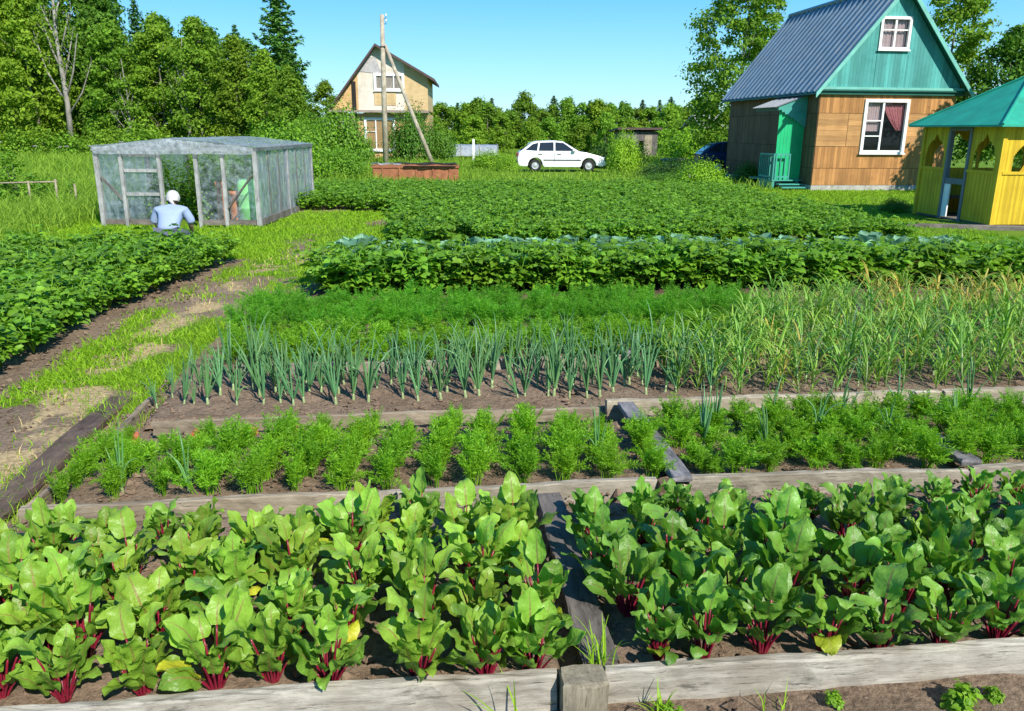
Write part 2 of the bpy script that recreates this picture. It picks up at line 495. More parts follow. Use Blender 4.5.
# ------------------------------------------------------------------ plants (one of each kind, then copies)
def make_beet(seed, yellow=False):
    r = random.Random(seed)
    t = empty('beet_plant')
    tag(t, 'beet plant', 'beet plant')
    lv, stx = MB(), MB()
    n = r.randint(16, 20)
    for i in range(n):
        az = i * 2.399 + r.uniform(-.3, .3)
        inner = i / n
        lean = (.66 - .54 * inner) + r.uniform(-.12, .14)      # from vertical
        pl = r.uniform(.075, .135) * (.75 + 1.0 * inner)
        h = Vector((math.cos(az), math.sin(az), 0))
        pts, d0 = [], None
        p = h * .012 + Vector((0, 0, -.01))
        k = 6
        for q in range(k + 1):
            a = lean * (.55 + .45 * q / k)
            dd = h * math.sin(a) + Vector((0, 0, math.cos(a)))
            pts.append(tuple(p)); p = p + dd * (pl / k); d0 = dd
        stx.tube(pts, np.linspace(.0056, .0030, k + 1), 6)
        L = r.choice([r.uniform(.08, .11), r.uniform(.105, .15), r.uniform(.12, .165)])
        up = -h * math.cos(lean) + Vector((0, 0, math.sin(lean))) + Vector((r.uniform(-.6, .6), r.uniform(-.6, .6), 0))
        yl = yellow and i == 0
        blade(lv, pts[-1], d0, up, L, L * r.uniform(.27, .35), 1 if yl else 0, 12, 8, r.choice([r.uniform(-.2, .8), r.uniform(.6, 2.2)]) + (.9 if yl else 0), r.uniform(-.3, .35),
              r.uniform(.05, .11), r.uniform(0, 6), beet_shape, r.uniform(-.5, .5))
    lv.build('leaves', [M['beet_leaf'], M['beet_leaf_yellow']], t, True)
    stx.build('stalks', M['beet_stalk'], t, True)
    return t

def potato_mesh(seed, n=150, h=.46, r_=.27, leaf=.085, name='potato_plant'):
    g = np.random.default_rng(seed)
    mb = MB()
    stems = 7
    P, D, N, L = [], [], [], []
    for k in range(stems):
        az = k * 2.4 + g.uniform(-.4, .4); lean = g.uniform(.08, .62)
        top = np.array([math.cos(az) * math.sin(lean), math.sin(az) * math.sin(lean), math.cos(lean)]) * h * g.uniform(.8, 1.1)
        mid = top * .5 + np.array([0, 0, .03])
        mb.tube([(0, 0, 0), mid, top], [.008, .006, .003], 5, 1)
        for q in range(9):                                       # compound leaves up the stem
            t = .22 + .78 * (q + g.uniform(0, .6)) / 9
            b = top * t
            a2 = g.uniform(0, 6.28)
            out = np.array([math.cos(a2), math.sin(a2), g.uniform(.05, .7)]); out = out / np.linalg.norm(out)
            ln = g.uniform(.10, .19) * (1.1 - .4 * t)
            for s_ in (-1, 0, 1):
                for w in ((.45, .85) if s_ else (1.0,)):
                    side = np.cross(out, [0, 0, 1.0]) * s_
                    c = b + out * ln * w + side * .008 - np.array([0, 0, .035 * w * w])
                    P.append(c); D.append(out * (.75 if s_ else 1) + side * .9 + np.array([0, 0, g.uniform(-.45, .1)]))
                    N.append(np.array([0, 0, 1]) + g.normal(0, .35, 3)); L.append(leaf * g.uniform(.75, 1.2) * (1.15 if s_ == 0 else .9))
    P, D, N, L = map(np.array, (P, D, N, L))
    leaflets(mb, P, D, N, L, L * .36, 0)
    return mb

def make_potato(seed):
    o = potato_mesh(seed).build('potato_plant', [M['potato_leaf'], M['potato_leaf']], None, True)
    return tag(o, 'potato plant', 'potato plant')

def feathery(seed, mat, n=16, h=.30, spread=.55, pin=.05, w=.0065, name='carrot_plant', cat='carrot plant', step=15):
    """carrot and dill tops: arching fronds cut into fine segments"""
    g = np.random.default_rng(seed)
    mb = MB()
    V, F = [], []
    for k in range(n):
        az = g.uniform(0, 6.28); lean = abs(g.normal(0, spread)) * .8 + .05
        H = h * g.uniform(.7, 1.12)
        o = np.array([g.normal(0, .03), g.normal(0, .03), 0])
        hd = np.array([math.cos(az), math.sin(az), 0])
        pts = []
        for q in range(7):
            t = q / 6
            a = lean * (.4 + 1.1 * t)
            pts.append(o + hd * math.sin(a) * H * t + np.array([0, 0, math.cos(a) * H * t]))
        mb.tube(pts, np.linspace(.0035, .0012, 7), 4, 0)
        pts = np.array(pts)
        for q in range(step):
            t = .30 + .70 * q / step
            i = min(5, int(t * 6)); f = t * 6 - i
            c = pts[i] * (1 - f) + pts[i + 1] * f
            tan = unit(pts[i + 1] - pts[i])
            side = unit(np.cross(tan, hd + np.array([.01, .02, .1])))
            ln = pin * (1.25 - .85 * abs(t - .5) * 2 + .15) * g.uniform(.7, 1.3)
            for s_ in (-1, 1):
                d = unit(side * s_ + tan * .7 + g.normal(0, .25, 3))
                b = unit(np.cross(d, g.normal(0, 1, 3))) * w
                for e in range(3):                               # each pinna: a forked fan
                    d2 = unit(d + g.normal(0, .38, 3))
                    c2 = c + d * ln * .28 * e
                    l2 = ln * (.8 - .12 * e)
                    k0 = len(V)
                    V += [c2, c2 + d2 * l2 * .55 + b, c2 + d2 * l2, c2 + d2 * l2 * .55 - b]
                    F.append((k0, k0 + 1, k0 + 2, k0 + 3))
    mb.add(V, F, 0)
    o = mb.build(name, mat, None, False)
    return tag(o, cat, cat)

def make_onion(seed, n=8, h=.46):
    g = random.Random(seed)
    t = empty('onion_plant'); tag(t, 'onion', 'onion plant')
    mb, wb = MB(), MB()
    for k in range(n):
        az = g.uniform(0, 6.28); lean = abs(g.gauss(0, .2)) + .02; H = h * g.uniform(.5, 1.12)
        hd = Vector((math.cos(az), math.sin(az), 0))
        pts = []
        bend = g.uniform(-.1, .5) if g.random() < .75 else g.uniform(.8, 2.4)
        p = hd * .004 + Vector((0, 0, .055))
        for q in range(9):
            a = lean + bend * (q / 8) ** 2.5
            pts.append(tuple(p)); p = p + (hd * math.sin(a) + Vector((0, 0, math.cos(a)))) * (H / 8)
        rr = np.array([.006, .0075, .008, .0078, .0074, .0066, .0052, .0034, .0008]) * g.uniform(.6, 1.05)
        n0 = mb.n
        mb.tube(pts, rr, 6, 0, False)
        uv = np.repeat(np.linspace(0, 1, 9), 6)
        mb.U[-1][:, 1] = uv
    wb.tube([(0, 0, -.02), (0, 0, .01), (.001, 0, .035), (0, .001, .062)], [.011, .012, .009, .007], 8)
    mb.build('leaves', M['onion_leaf'], t, True)
    wb.build('bulb', M['onion_white'], t, True)
    return t

def strap(mb, base, az, lean, bend, H, w, m=0, k=9, kink=None):
    hd = np.array([math.cos(az), math.sin(az), 0]); sd = np.array([-math.sin(az), math.cos(az), 0])
    p = np.array(base, dtype=float); V, U = [], []
    for q in range(k):
        t = q / (k - 1)
        a = lean + bend * t ** 1.6 + (1.3 if kink and t > kink else 0)
        ww = w * (1 - t ** 2.2) * (.75 + .25 * min(1, t * 4)) + .0006
        up = np.array([0, 0, 1.0]) * math.sin(a) - hd * math.cos(a)
        V += [p - sd * ww + up * ww * -.6, p, p + sd * ww + up * ww * -.6]
        U += [(0, t), (.5, t), (1, t)]
        p = p + (hd * math.sin(a) + np.array([0, 0, math.cos(a)])) * (H / (k - 1))
    f = [(i * 3 + j, i * 3 + j + 1, i * 3 + j + 4, i * 3 + j + 3) for i in range(k - 1) for j in (0, 1)]
    mb.add(V, f, m, U)

def make_garlic(seed, dry=False):
    g = random.Random(seed)
    t = empty('garlic_plant'); tag(t, 'garlic', 'garlic plant')
    mb, sb = MB(), MB()
    H = g.uniform(.36, .5)
    sb.tube([(0, 0, -.01), (.003, 0, H * .5), (.008, .003, H * .8)], [.009, .007, .003], 6)
    for k in range(17):
        z = .03 + k * H * .042
        strap(mb, (0, 0, z), k * 2.4 + g.uniform(-.8, .8) + (seed % 5), g.uniform(.25, .65), g.uniform(.6, 1.9), g.uniform(.20, .40), g.uniform(.006, .0105),
              1 if g.random() < (.5 if dry else .05) else 0, 9, g.choice([None, None, None, .6]))
    mb.build('leaves', [M['garlic_leaf'], M['garlic_dry']], t, True)
    sb.build('stem', M['garlic_dry'] if dry else M['onion_white'], t, True)
    return t

def make_cabbage(seed):
    g = random.Random(seed)
    t = empty('cabbage'); tag(t, 'cabbage', 'cabbage')
    mb, hb = MB(), MB()
    shape = lambda q: (math.sin(math.pi * min(1, q * .9 + .1) ** .85)) ** .5 + .05
    for k in range(13):
        az = k * 2.4 + g.uniform(-.2, .2); inner = k / 13
        a = 1.15 - .85 * inner
        h = Vector((math.cos(az), math.sin(az), 0))
        d = h * math.sin(a) + Vector((0, 0, math.cos(a)))
        n = -h * math.cos(a) + Vector((0, 0, math.sin(a)))
        L = g.uniform(.24, .33) * (1 - .3 * inner)
        blade(mb, h * .03 + Vector((0, 0, .06 + .05 * inner)), d, n, L, L * .45, 0, 8, 6, g.uniform(-.3, .5), .45, .06, g.uniform(0, 6), shape)
    prof = [(.001, .02), (.05, .05), (.078, .10), (.083, .15), (.06, .20), (.02, .225), (.001, .228)]
    hb.lathe(prof, 14)
    mb.build('leaves', M['cabbage_leaf'], t, True)
    hb.build('head', M['cabbage_leaf'], t, True)
    return t

# ------------------------------------------------------------------ trees and bushes
def limbs(mb, base, top, n, crown_r, z0, r0, g, pts_out=None):
    b, tp = np.array(base, dtype=float), np.array(top, dtype=float)
    k = 8
    wob = g.normal(0, .06, (k + 1, 3)) * np.linalg.norm(tp - b) * .12
    wob[0] = 0
    trunk = np.array([b + (tp - b) * i / k + wob[i] * [1, 1, 0] for i in range(k + 1)])
    mb.tube(trunk, np.linspace(r0, r0 * .12, k + 1), 8)
    for i in range(n):
        t = g.uniform(z0, .95)
        q = t * k; j = min(k - 1, int(q)); c = trunk[j] + (trunk[j + 1] - trunk[j]) * (q - j)
        az = g.uniform(0, 6.28); L = crown_r * g.uniform(.5, .95) * (1.1 - t * .6)
        e = c + np.array([math.cos(az) * L, math.sin(az) * L, L * g.uniform(.3, 1.0)])
        m = (c + e) / 2 + np.array([0, 0, -L * .08])
        mb.tube([c, m, e], [r0 * .35 * (1 - t * .6), r0 * .2, r0 * .05], 5)
    return trunk

def broad_tree(seed, h, cr, z0, nclump, per, leaf, mat, bark, name='broadleaf_tree', top_pow=.8, clump=.75, trunk_r=.13):
    """z0: height of the lowest foliage"""
    g = np.random.default_rng(seed)
    t = empty(name); tag(t, 'tree', 'tree')
    tb = MB()
    limbs(tb, (0, 0, -.1), (g.normal(0, .2), g.normal(0, .2), h * .93), 14, cr, max(.15, z0 / h), trunk_r, g)
    cb = MB()
    P, N = [], []
    for i in range(nclump):
        s = g.uniform(0, 1)
        z = z0 + (h - z0) * s
        env = cr * (math.sin(math.pi * min(1, (s * .86 + .14)) ** top_pow)) ** .75
        rr = env * math.sqrt(g.uniform(.12, 1.0)) * g.uniform(.8, 1.15)
        az = g.uniform(0, 6.28)
        c = np.array([rr * math.cos(az), rr * math.sin(az), z])
        cs = clump * g.uniform(.6, 1.25) * (1 - .35 * s)
        m = int(per * g.uniform(.6, 1.3))
        off = g.normal(0, .5, (m, 3)) * cs * np.array([1, 1, .62])
        P.append(c + off)
        outd = np.array([math.cos(az), math.sin(az), .4])
        N.append(unit(off / cs * .8 + outd * .3 + np.array([0, 0, .5]) + g.normal(0, .8, (m, 3))))
    P, N = np.concatenate(P), np.concatenate(N)
    P[:, 2] = np.maximum(P[:, 2], .05)
    cards(cb, P, N, leaf * g.uniform(.4, 1.6, len(P)), .62)
    tb.build('trunk', bark, t, True)
    cb.build('crown', mat, t, False)
    return t

def spruce_tree(seed, h, r_, leaf, mat, dens=1.0):
    g = np.random.default_rng(seed)
    t = empty('spruce_tree'); tag(t, 'tree', 'tree')
    tb = MB(); tb.tube([(0, 0, -.1), (0, 0, h * .5), (0, 0, h)], [.15, .09, .012], 7)
    P, N = [], []
    z = .06 * h
    while z < h * .985:
        s = z / h
        L = r_ * (1 - s) ** .85 * g.uniform(.75, 1.12) + .10
        nb = int(9 - 4 * s)
        a0 = g.uniform(0, 6.28)
        for k in range(nb):
            az = a0 + k * 6.283 / nb + g.uniform(-.25, .25); Lk = L * g.uniform(.65, 1.12)
            m = max(5, int(Lk * 26 * dens))
            q = g.uniform(.08, 1, m)
            hd = np.array([math.cos(az), math.sin(az), 0]); sd = np.array([-math.sin(az), math.cos(az), 0])
            droop = -.18 * Lk * np.sin(q * 2.6) + .12 * Lk * q ** 3 + (s - .5) * .3 * Lk * q
            p = hd * (q * Lk)[:, None] + sd * (g.normal(0, .13, m) * Lk * (1.1 - q * .7))[:, None]
            p[:, 2] = z + droop + g.normal(0, .05, m) - np.abs(g.normal(0, .07, m))
            P.append(p); N.append(unit(np.array([0, 0, 1.0]) + hd * .45 + g.normal(0, .45, (m, 3))))
        z += (.26 + .12 * (1 - s)) * (h / 10) ** .4
    P, N = np.concatenate(P), np.concatenate(N)
    cb = MB(); cards(cb, P, N, leaf * g.uniform(.6, 1.3, len(P)), .42)
    tb.build('trunk', M['bark'], t, True)
    cb.build('crown', mat, t, False)
    return t

def bush(seed, r_, h, n, leaf, mat, name='bush', cat='bush', stems=True):
    g = np.random.default_rng(seed)
    t = empty(name); tag(t, cat, cat)
    P, N = [], []
    sb = MB()
    for i in range(max(8, n // 45)):
        az, el = g.uniform(0, 6.28), math.asin(g.uniform(.0, 1))
        rr = g.uniform(.45, .95)
        c = np.array([math.cos(az) * math.cos(el) * r_ * rr, math.sin(az) * math.cos(el) * r_ * rr, (.12 + .88 * math.sin(el)) * h * rr])
        m = 45
        off = g.normal(0, .13, (m, 3)) * np.array([r_, r_, h])
        P.append(c + off); N.append(unit(off / r_ + c / r_ * .8 + np.array([0, 0, .7]) + g.normal(0, .4, (m, 3))))
        if i < 9: sb.tube([(0, 0, -.02), c * [.4, .4, .55], c], [.02, .014, .006], 5)
    P, N = np.concatenate(P), np.concatenate(N)
    P[:, 2] = np.maximum(P[:, 2], .02)
    cb = MB()
    D = unit(np.cross(N, rng.normal(0, 1, N.shape)))
    leaflets(cb, P, D, N, leaf * g.uniform(.7, 1.3, len(P)), leaf * .34, 0)
    cb.build('foliage', mat, t, True)
    sb.build('stems', M['bark'], t, True)
    return t

# ------------------------------------------------------------------ ground
_F = np.array([0, math.cos(_pitch), -math.sin(_pitch)]); _U = np.array([0, math.sin(_pitch), math.cos(_pitch)])
def in_view(x, y, z=.2, mx=70, my=90):
    """whether a spot lies in or near the part of the place that the photograph covers"""
    w = y * _F[1] + (z - 1.9) * _F[2]
    if w < .3: return False
    px = 512 + 800 * x / w; py = 355.5 - 800 * (y * _U[1] + (z - 1.9) * _U[2]) / w
    return -mx < px < 1024 + mx and -my < py < 711 + my

def smooth(a, b, x):
    t = np.clip((x - a) / (b - a), 0, 1)
    return t * t * (3 - 2 * t)
def inbox(u, v, u0, u1, v0, v1, s=.12):
    return smooth(u0 - s, u0 + s, u) * (1 - smooth(u1 - s, u1 + s, u)) * smooth(v0 - s, v0 + s, v) * (1 - smooth(v1 - s, v1 + s, v))
def field_mask(u, v):
    return np.maximum(inbox(u, v, -.75, 8.9, 13.2, 25.5, .25) * (1 - smooth(8.3, 8.9, u - (v - 15) * .05)), inbox(u, v, -3.3, -.6, 19.6, 25.5, .25))
def cover(u, v):
    """grass and straw amount on the ground, garden coordinates"""
    n = fbm(u, v, 3, .8); n2 = fbm(u, v, 11, 3.2)
    jag = (n2 - .5) * .5
    soil = inbox(u, v, -2.02, 30, 1.6, 8.9, .08)
    soil = np.maximum(soil, inbox(u + jag * .4 - np.maximum(0, v - 9) * .14, v, -40, -3.10, -5, 12.5, .15))
    soil = np.maximum(soil, inbox(u, v + jag, -1.5, 30, 8.8, 10.7, .2))
    soil = np.maximum(soil, inbox(u, v + jag, -1.5, 9.3, 10.5, 12.8, .2))
    soil = np.maximum(soil, field_mask(u, v))
    g = 1 - soil
    bare = inbox(u, v, -3.1, -2.05, 1, 11, .1) * smooth(.36, .56, 1 - n) * .95
    bare = np.maximum(bare, np.exp(-((u + 2.0 + (n - .5) * .5) ** 2 / .35)) * inbox(u, v, -4, 0, 8, 16, 1.5) * smooth(.42, .6, n2) * .8)
    bare = np.maximum(bare, np.exp(-((u + 1.95) ** 2 / .5 + (v - 13) ** 2 / 1.2)) * .9)
    bare = np.maximum(bare, np.exp(-((u + .95) ** 2 / .25 + (v - 17.3) ** 2 / 1.0)) * .9)
    g = g * (1 - bare)
    st = np.exp(-((u + 2.55 + (n - .5) * .7) ** 2) / .045) * (1 - smooth(8, 12.5, v)) * smooth(.30, .5, n2)
    st = np.maximum(st, np.exp(-((u + 2.1) ** 2 / .5 + (v - 11.8) ** 2 / 2.5)) * smooth(.4, .6, n2) * .6)
    st = st * (1 - soil)
    g = g * (1 - st * .55)
    return np.clip(g, 0, 1), np.clip(st, 0, 1)

def axis(fine0, fine1, step, far0, far1):
    a = list(np.arange(fine0, fine1 + 1e-6, step))
    d = step
    while a[-1] < far1: d *= 1.22; a.append(a[-1] + d)
    d = step
    while a[0] > far0: d *= 1.22; a.insert(0, a[0] - d)
    return np.array(a)
us, vs = axis(-12, 12, .09, -1500, 1500), axis(1.2, 28, .09, -60, 2200)
UU, VV = np.meshgrid(us, vs)
gr, stw = cover(UU, VV)
ZZ = (fbm(UU, VV, 21, .6) - .5) * .06 * smooth(0, 3, np.hypot(UU, VV)) * (np.hypot(UU, VV) < 60) + (fbm(UU, VV, 31, 4) - .5) * .03 - .012
gx, gy = UU * math.cos(GA) - VV * math.sin(GA), UU * math.sin(GA) + VV * math.cos(GA)
nu_, nv_ = len(us), len(vs)
idx = np.arange(nu_ * nv_).reshape(nv_, nu_)
gm = MB()
gm.add(np.stack([gx, gy, ZZ], -1).reshape(-1, 3), np.stack([idx[:-1, :-1], idx[:-1, 1:], idx[1:, 1:], idx[1:, :-1]], -1).reshape(-1, 4))

s = NT('ground')
at = s.n('ShaderNodeAttribute', attribute_name='cover')
sp = s.n('ShaderNodeSeparateColor'); s.l(at.outputs['Color'], sp.inputs[0])
c = s.coord()
n1 = s.noise(c, 4, 8, .75); n2 = s.noise(c, 30, 6, .7); n3 = s.noise(c, .7, 5)
soilc = s.ramp(n1, [(.3, (.17, .12, .078)), (.7, (.32, .23, .155))])
soilc = s.mix(s.ramp(n2, [(.38, .6), (.56, 0.0)]), soilc, (.05, .033, .022))
soilc = s.mix(s.ramp(n3, [(.45, 0.0), (.65, .5)]), soilc, (.40, .30, .21))
grassc = s.ramp(n3, [(.3, (.10, .22, .014)), (.55, (.17, .28, .02)), (.75, (.23, .29, .05))])
grassc = s.mix(s.ramp(n2, [(.35, .65), (.6, 0.0)]), grassc, (.05, .10, .012))
strawc = s.ramp(n2, [(.3, (.30, .21, .10)), (.65, (.62, .47, .25))])
edge = s.math('ADD', sp.outputs[0], s.math('MULTIPLY', s.math('SUBTRACT', n2, .5), .8))
gmask = s.ramp(edge, [(.36, 0.0), (.56, 1.0)])
smask = s.ramp(s.math('ADD', sp.outputs[1], s.math('MULTIPLY', s.math('SUBTRACT', n2, .5), .7)), [(.3, 0.0), (.6, .9)])
col = s.mix(smask, s.mix(gmask, soilc, grassc), strawc)
s.set(col, .95, .1)
s.bump(s.math('ADD', n1, n2), .8, .03)
M['ground'] = s.m
ground = gm.build('ground', M['ground'], None, True)
ca = ground.data.color_attributes.new('cover', 'FLOAT_COLOR', 'POINT')
buf = np.zeros((nu_ * nv_, 4)); buf[:, 0] = gr.ravel(); buf[:, 1] = stw.ravel(); buf[:, 3] = 1
ca.data.foreach_set('color', buf.ravel())
tag(ground, kind='structure')

def soil_bed(u0, u1, v0, v1, z=.05, mat='soil'):
    a, b = np.arange(u0, u1 + .001, .035), np.arange(v0, v1 + .001, .035)
    A, B = np.meshgrid(a, b)
    Z = z + (fbm(A, B, 41, 3) - .5) * .05 + (fbm(A, B, 47, 12) - .5) * .035
    Z -= .12 * (1 - inbox(A, B, u0 + .02, u1 - .02, v0 + .0, v1 - .0, .02))
    i = np.arange(A.size).reshape(A.shape)
    mb = MB()
    mb.add(np.stack([A * math.cos(GA) - B * math.sin(GA), A * math.sin(GA) + B * math.cos(GA), Z], -1).reshape(-1, 3),
           np.stack([i[:-1, :-1], i[:-1, 1:], i[1:, 1:], i[1:, :-1]], -1).reshape(-1, 4))
    tag(mb.build('soil', M[mat], None, True), kind='structure')
soil_bed(-2.9, .47, 2.30, 3.74, .05)
soil_bed(.58, 4.2, 2.33, 3.74, .05)
soil_bed(-1.95, 1.28, 3.80, 4.88, .055)
soil_bed(1.30, 5.0, 3.86, 5.02, .055)
soil_bed(-1.9, 7.4, 5.10, 6.13, .06)
soil_bed(-1.85, 7.4, 6.20, 7.12, .06)
soil_bed(-1.85, 8.2, 7.20, 8.75, .055)
soil_bed(-1.4, 8.6, 9.15, 10.5, .03, 'soil_dark')

# lumps of earth and small stones on the bare ground
def litter():
    mb = MB()
    for i in range(9000):
        if i < 5600: u, v = rng.uniform(-2.3, 5), rng.uniform(2.33, 6.1)
        elif i < 8000: u, v = rng.uniform(-4.6, -2.6), rng.uniform(3, 11)
        else: u, v = rng.uniform(-.5, 3.4), rng.uniform(1.6, 2.24)
        x, y, _ = W(u, v)
        if not in_view(x, y): continue
        z = .06 if u > -2 and v > 2.25 else .0
        r_ = abs(rng.normal(0, .010)) + .004
        v8 = rng.normal(0, 1, (6, 3)); o6 = np.array([[1, 0, 0], [-1, 0, 0], [0, 1, 0], [0, -1, 0], [0, 0, 1], [0, 0, -1]]) + v8 * .25
        mb.add(o6 * r_ * [1, 1, .7] + [x, y, z], [(0, 2, 4), (2, 1, 4), (1, 3, 4), (3, 0, 4), (2, 0, 5), (1, 2, 5), (3, 1, 5), (0, 3, 5)])
    tag(mb.build('dirt_crumbs', M['soil']), kind='stuff')
litter()

# ------------------------------------------------------------------ grass
def grass_patch(name, mat, pts, h, w, lean=.5):
    """pts: n x 2 in garden coordinates"""
    n = len(pts)
    x, y = pts[:, 0] * math.cos(GA) - pts[:, 1] * math.sin(GA), pts[:, 0] * math.sin(GA) + pts[:, 1] * math.cos(GA)
    b = np.stack([x, y, np.full(n, -.02)], -1)
    az = rng.uniform(0, 6.283, n); ln = np.abs(rng.normal(0, lean, n))
    d = np.stack([np.cos(az) * np.sin(ln), np.sin(az) * np.sin(ln), np.cos(ln)], -1)
    a2 = rng.uniform(0, 6.283, n); sd = np.stack([np.cos(a2), np.sin(a2), np.zeros(n)], -1)
    h = h[:, None]; w = w[:, None]
    mid = b + d * h * .55
    tip = b + d * h + np.stack([np.cos(az), np.sin(az), np.full(n, -.5)], -1) * h * .25
    V = np.stack([b - sd * w, b + sd * w, mid + sd * w * .8, mid - sd * w * .8, tip], 1).reshape(-1, 3)
    k = np.arange(n) * 5
    F4 = np.stack([k, k + 1, k + 2, k + 3], -1).tolist(); F3 = np.stack([k + 3, k + 2, k + 4], -1).tolist()
    mb = MB(); mb.add(V, F4 + F3)
    return tag(mb.build(name, mat), kind='stuff')
def sample(n, u0, u1, v0, v1, keep):
    u, v = rng.uniform(u0, u1, n), rng.uniform(v0, v1, n)
    k = keep(u, v) > rng.uniform(0, 1, n)
    return np.stack([u[k], v[k]], -1)
gk = lambda u, v: cover(u, v)[0] * (.25 + .75 * smooth(.32, .55, fbm(u, v, 61, 2.4)))
p = np.concatenate([sample(30000, -3.2, -2.0, 2.5, 8, gk), sample(42000, -4, -1.2, 8, 14, gk), sample(75000, -8, 1, 12.5, 21, gk)])
gx_, gy_ = p[:, 0] * math.cos(GA) - p[:, 1] * math.sin(GA), p[:, 0] * math.sin(GA) + p[:, 1] * math.cos(GA)
p = p[~((gx_ < -5.0) & (gx_ > -8.3) & (gy_ > 16.15) & (gy_ < 20.9))]
grass_patch('grass', M['grass'], p, rng.uniform(.03, .10, len(p)) * (.8 + p[:, 1] * .02), .0016 + p[:, 1] * .00042, .7)
p = sample(70000, 8, 19, 12, 28, gk)
p = p[~((p[:, 0] > 11.2) & (p[:, 1] < 19))]
grass_patch('lawn_grass', M['grass'], p, rng.uniform(.03, .10, len(p)), .0016 + p[:, 1] * .0004, .7)
p = sample(5500, -3.0, -1.6, 2.5, 13, lambda u, v: cover(u, v)[1])
grass_patch('straw', M['straw'], p, rng.uniform(.03, .10, len(p)), .0011 + p[:, 1] * .0003, 1.4)
def meadow_keep(u, v):
    return .25 + .75 * smooth(.35, .6, fbm(u, v, 71, .5))
p = np.concatenate([sample(70000, -20, -6.6, 12.6, 30, meadow_keep), sample(70000, -46, -6, 28, 68, meadow_keep)])
x, y = p[:, 0] * math.cos(GA) - p[:, 1] * math.sin(GA), p[:, 0] * math.sin(GA) + p[:, 1] * math.cos(GA)
p = p[(x / np.maximum(y, 1) > -.75) & ~((x > -8.7) & (x < -4.7) & (y > 13) & (y < 22))]
grass_patch('meadow_grass', M['meadow'], p, rng.uniform(.15, .62, len(p)) * (.6 + .8 * fbm(p[:, 0], p[:, 1], 81, .4)), .003 + p[:, 1] * .0004, .35)
p = np.concatenate([sample(60000, -7, 22, 26, 62, lambda u, v: .3 + .7 * smooth(.35, .6, fbm(u, v, 91, .4)))])
k = ~((p[:, 0] > 3.6) & (p[:, 0] < 9.2) & (p[:, 1] > 36) & (p[:, 1] < 42)) & ~((p[:, 0] > 12) & (p[:, 1] < 36))
p = p[k]
grass_patch('field_grass', M['meadow'], p, rng.uniform(.12, .5, len(p)) * (.4 + fbm(p[:, 0], p[:, 1], 97, .35)), .003 + p[:, 1] * .0004, .35)
# thin weeds in front of the front boards and along the beds' edges
p = np.concatenate([sample(700, 0.5, 3.5, 1.7, 2.22, lambda u, v: smooth(.45, .7, fbm(u, v, 101, 3))), sample(1500, -2.3, -1.9, 3.2, 6, lambda u, v: smooth(.4, .65, fbm(u, v, 103, 3))),
                    sample(420, .42, .62, 2.30, 2.46, lambda u, v: .7 + 0 * u)[:60]])
grass_patch('weed_grass', M['grass'], p, rng.uniform(.05, .16, len(p)), np.full(len(p), .0028), .55)

# ------------------------------------------------------------------ garden boards
def board(label, a, b, top, height, thick, mat='board', tint=(1, 1, 1), name='garden_board', seed=0, sag=.006, cat='board'):
    """a weathered board from a to b (garden coordinates); its face is `height` tall and its edge `thick` wide"""
    g = np.random.default_rng(seed + 5)
    A, B = W(*a), W(*b)
    d = B - A; L = d.length
    n = max(10, int(L / .07))
    xs = np.linspace(0, L, n + 1)
    ch = min(thick, height) * .16
    y, z = thick / 2, height / 2
    sec = np.array([(-y + ch, -z), (y - ch, -z), (y, -z + ch), (y, z - ch), (y - ch, z), (0, z), (-y + ch, z), (-y, z - ch), (-y, 0), (-y, -z + ch)])
    ph = g.uniform(0, 6.28, 4)
    V = []
    for x in xs:
        dz = sag * (math.sin(x * 2.1 + ph[0]) + .6 * math.sin(x * 5.3 + ph[1])); dy = sag * .8 * math.sin(x * 1.7 + ph[2])
        q = sec + g.normal(0, .0022, sec.shape)
        if x in (xs[0], xs[-1]): q = q * .97
        V += [(x + (g.normal(0, .004) if x in (xs[0], xs[-1]) else 0), p_[0] + dy, p_[1] + dz) for p_ in q]
    k = len(sec)
    F = [(i * k + j, i * k + (j + 1) % k, (i + 1) * k + (j + 1) % k, (i + 1) * k + j) for i in range(n) for j in range(k)]
    F += [tuple(range(k - 1, -1, -1)), tuple(n * k + j for j in range(k))]
    o = MB().add(V, F).build(name, M[mat], None, False)
    o.location = (A.x, A.y, top - height / 2)
    o.rotation_euler = (0, 0, math.atan2(d.y, d.x))
    o.color = (*tint, 1)
    return tag(o, label, cat, 'wooden edging boards of the vegetable beds')

board('pale weathered plank edging the front of the left beet bed', (-2.7, 2.275), (.405, 2.305), .125, .19, .045, seed=1)
board('wide grey plank with dark cracks edging the front of the right beet bed', (.575, 2.315), (3.6, 2.285), .13, .20, .045, seed=2, tint=(1.02, 1.02, 1.02))
board('dark walkway plank lying flat between the two beet beds', (.575, 2.37), (.585, 3.73), .105, .035, .13, 'board_wet', (1.0, .93, .86), 'divider_plank', 3, .003)
board('brownish plank behind the left beets, edging the carrot bed at its corner', (-2.0, 3.77), (-.345, 3.79), .12, .16, .04, seed=4, tint=(.78, .72, .64))
board('grey plank behind the left beets, ending at the dark stub post', (-.285, 3.79), (1.175, 3.815), .12, .16, .04, seed=5, tint=(.86, .84, .80))
board('grey plank behind the right beets, between the stub post and a gap', (1.36, 3.83), (2.93, 3.80), .125, .15, .04, seed=6, tint=(.82, .80, .76))
board('short grey plank at the far right behind the right beets', (2.96, 3.80), (5.0, 3.86), .125, .15, .04, seed=7, tint=(.75, .73, .70))
board('dark wet plank lying between the two carrot beds', (1.315, 3.80), (1.30, 5.0), .14, .035, .115, 'board_wet', (1.45, 1.5, 1.6), 'divider_plank', 8, .003)
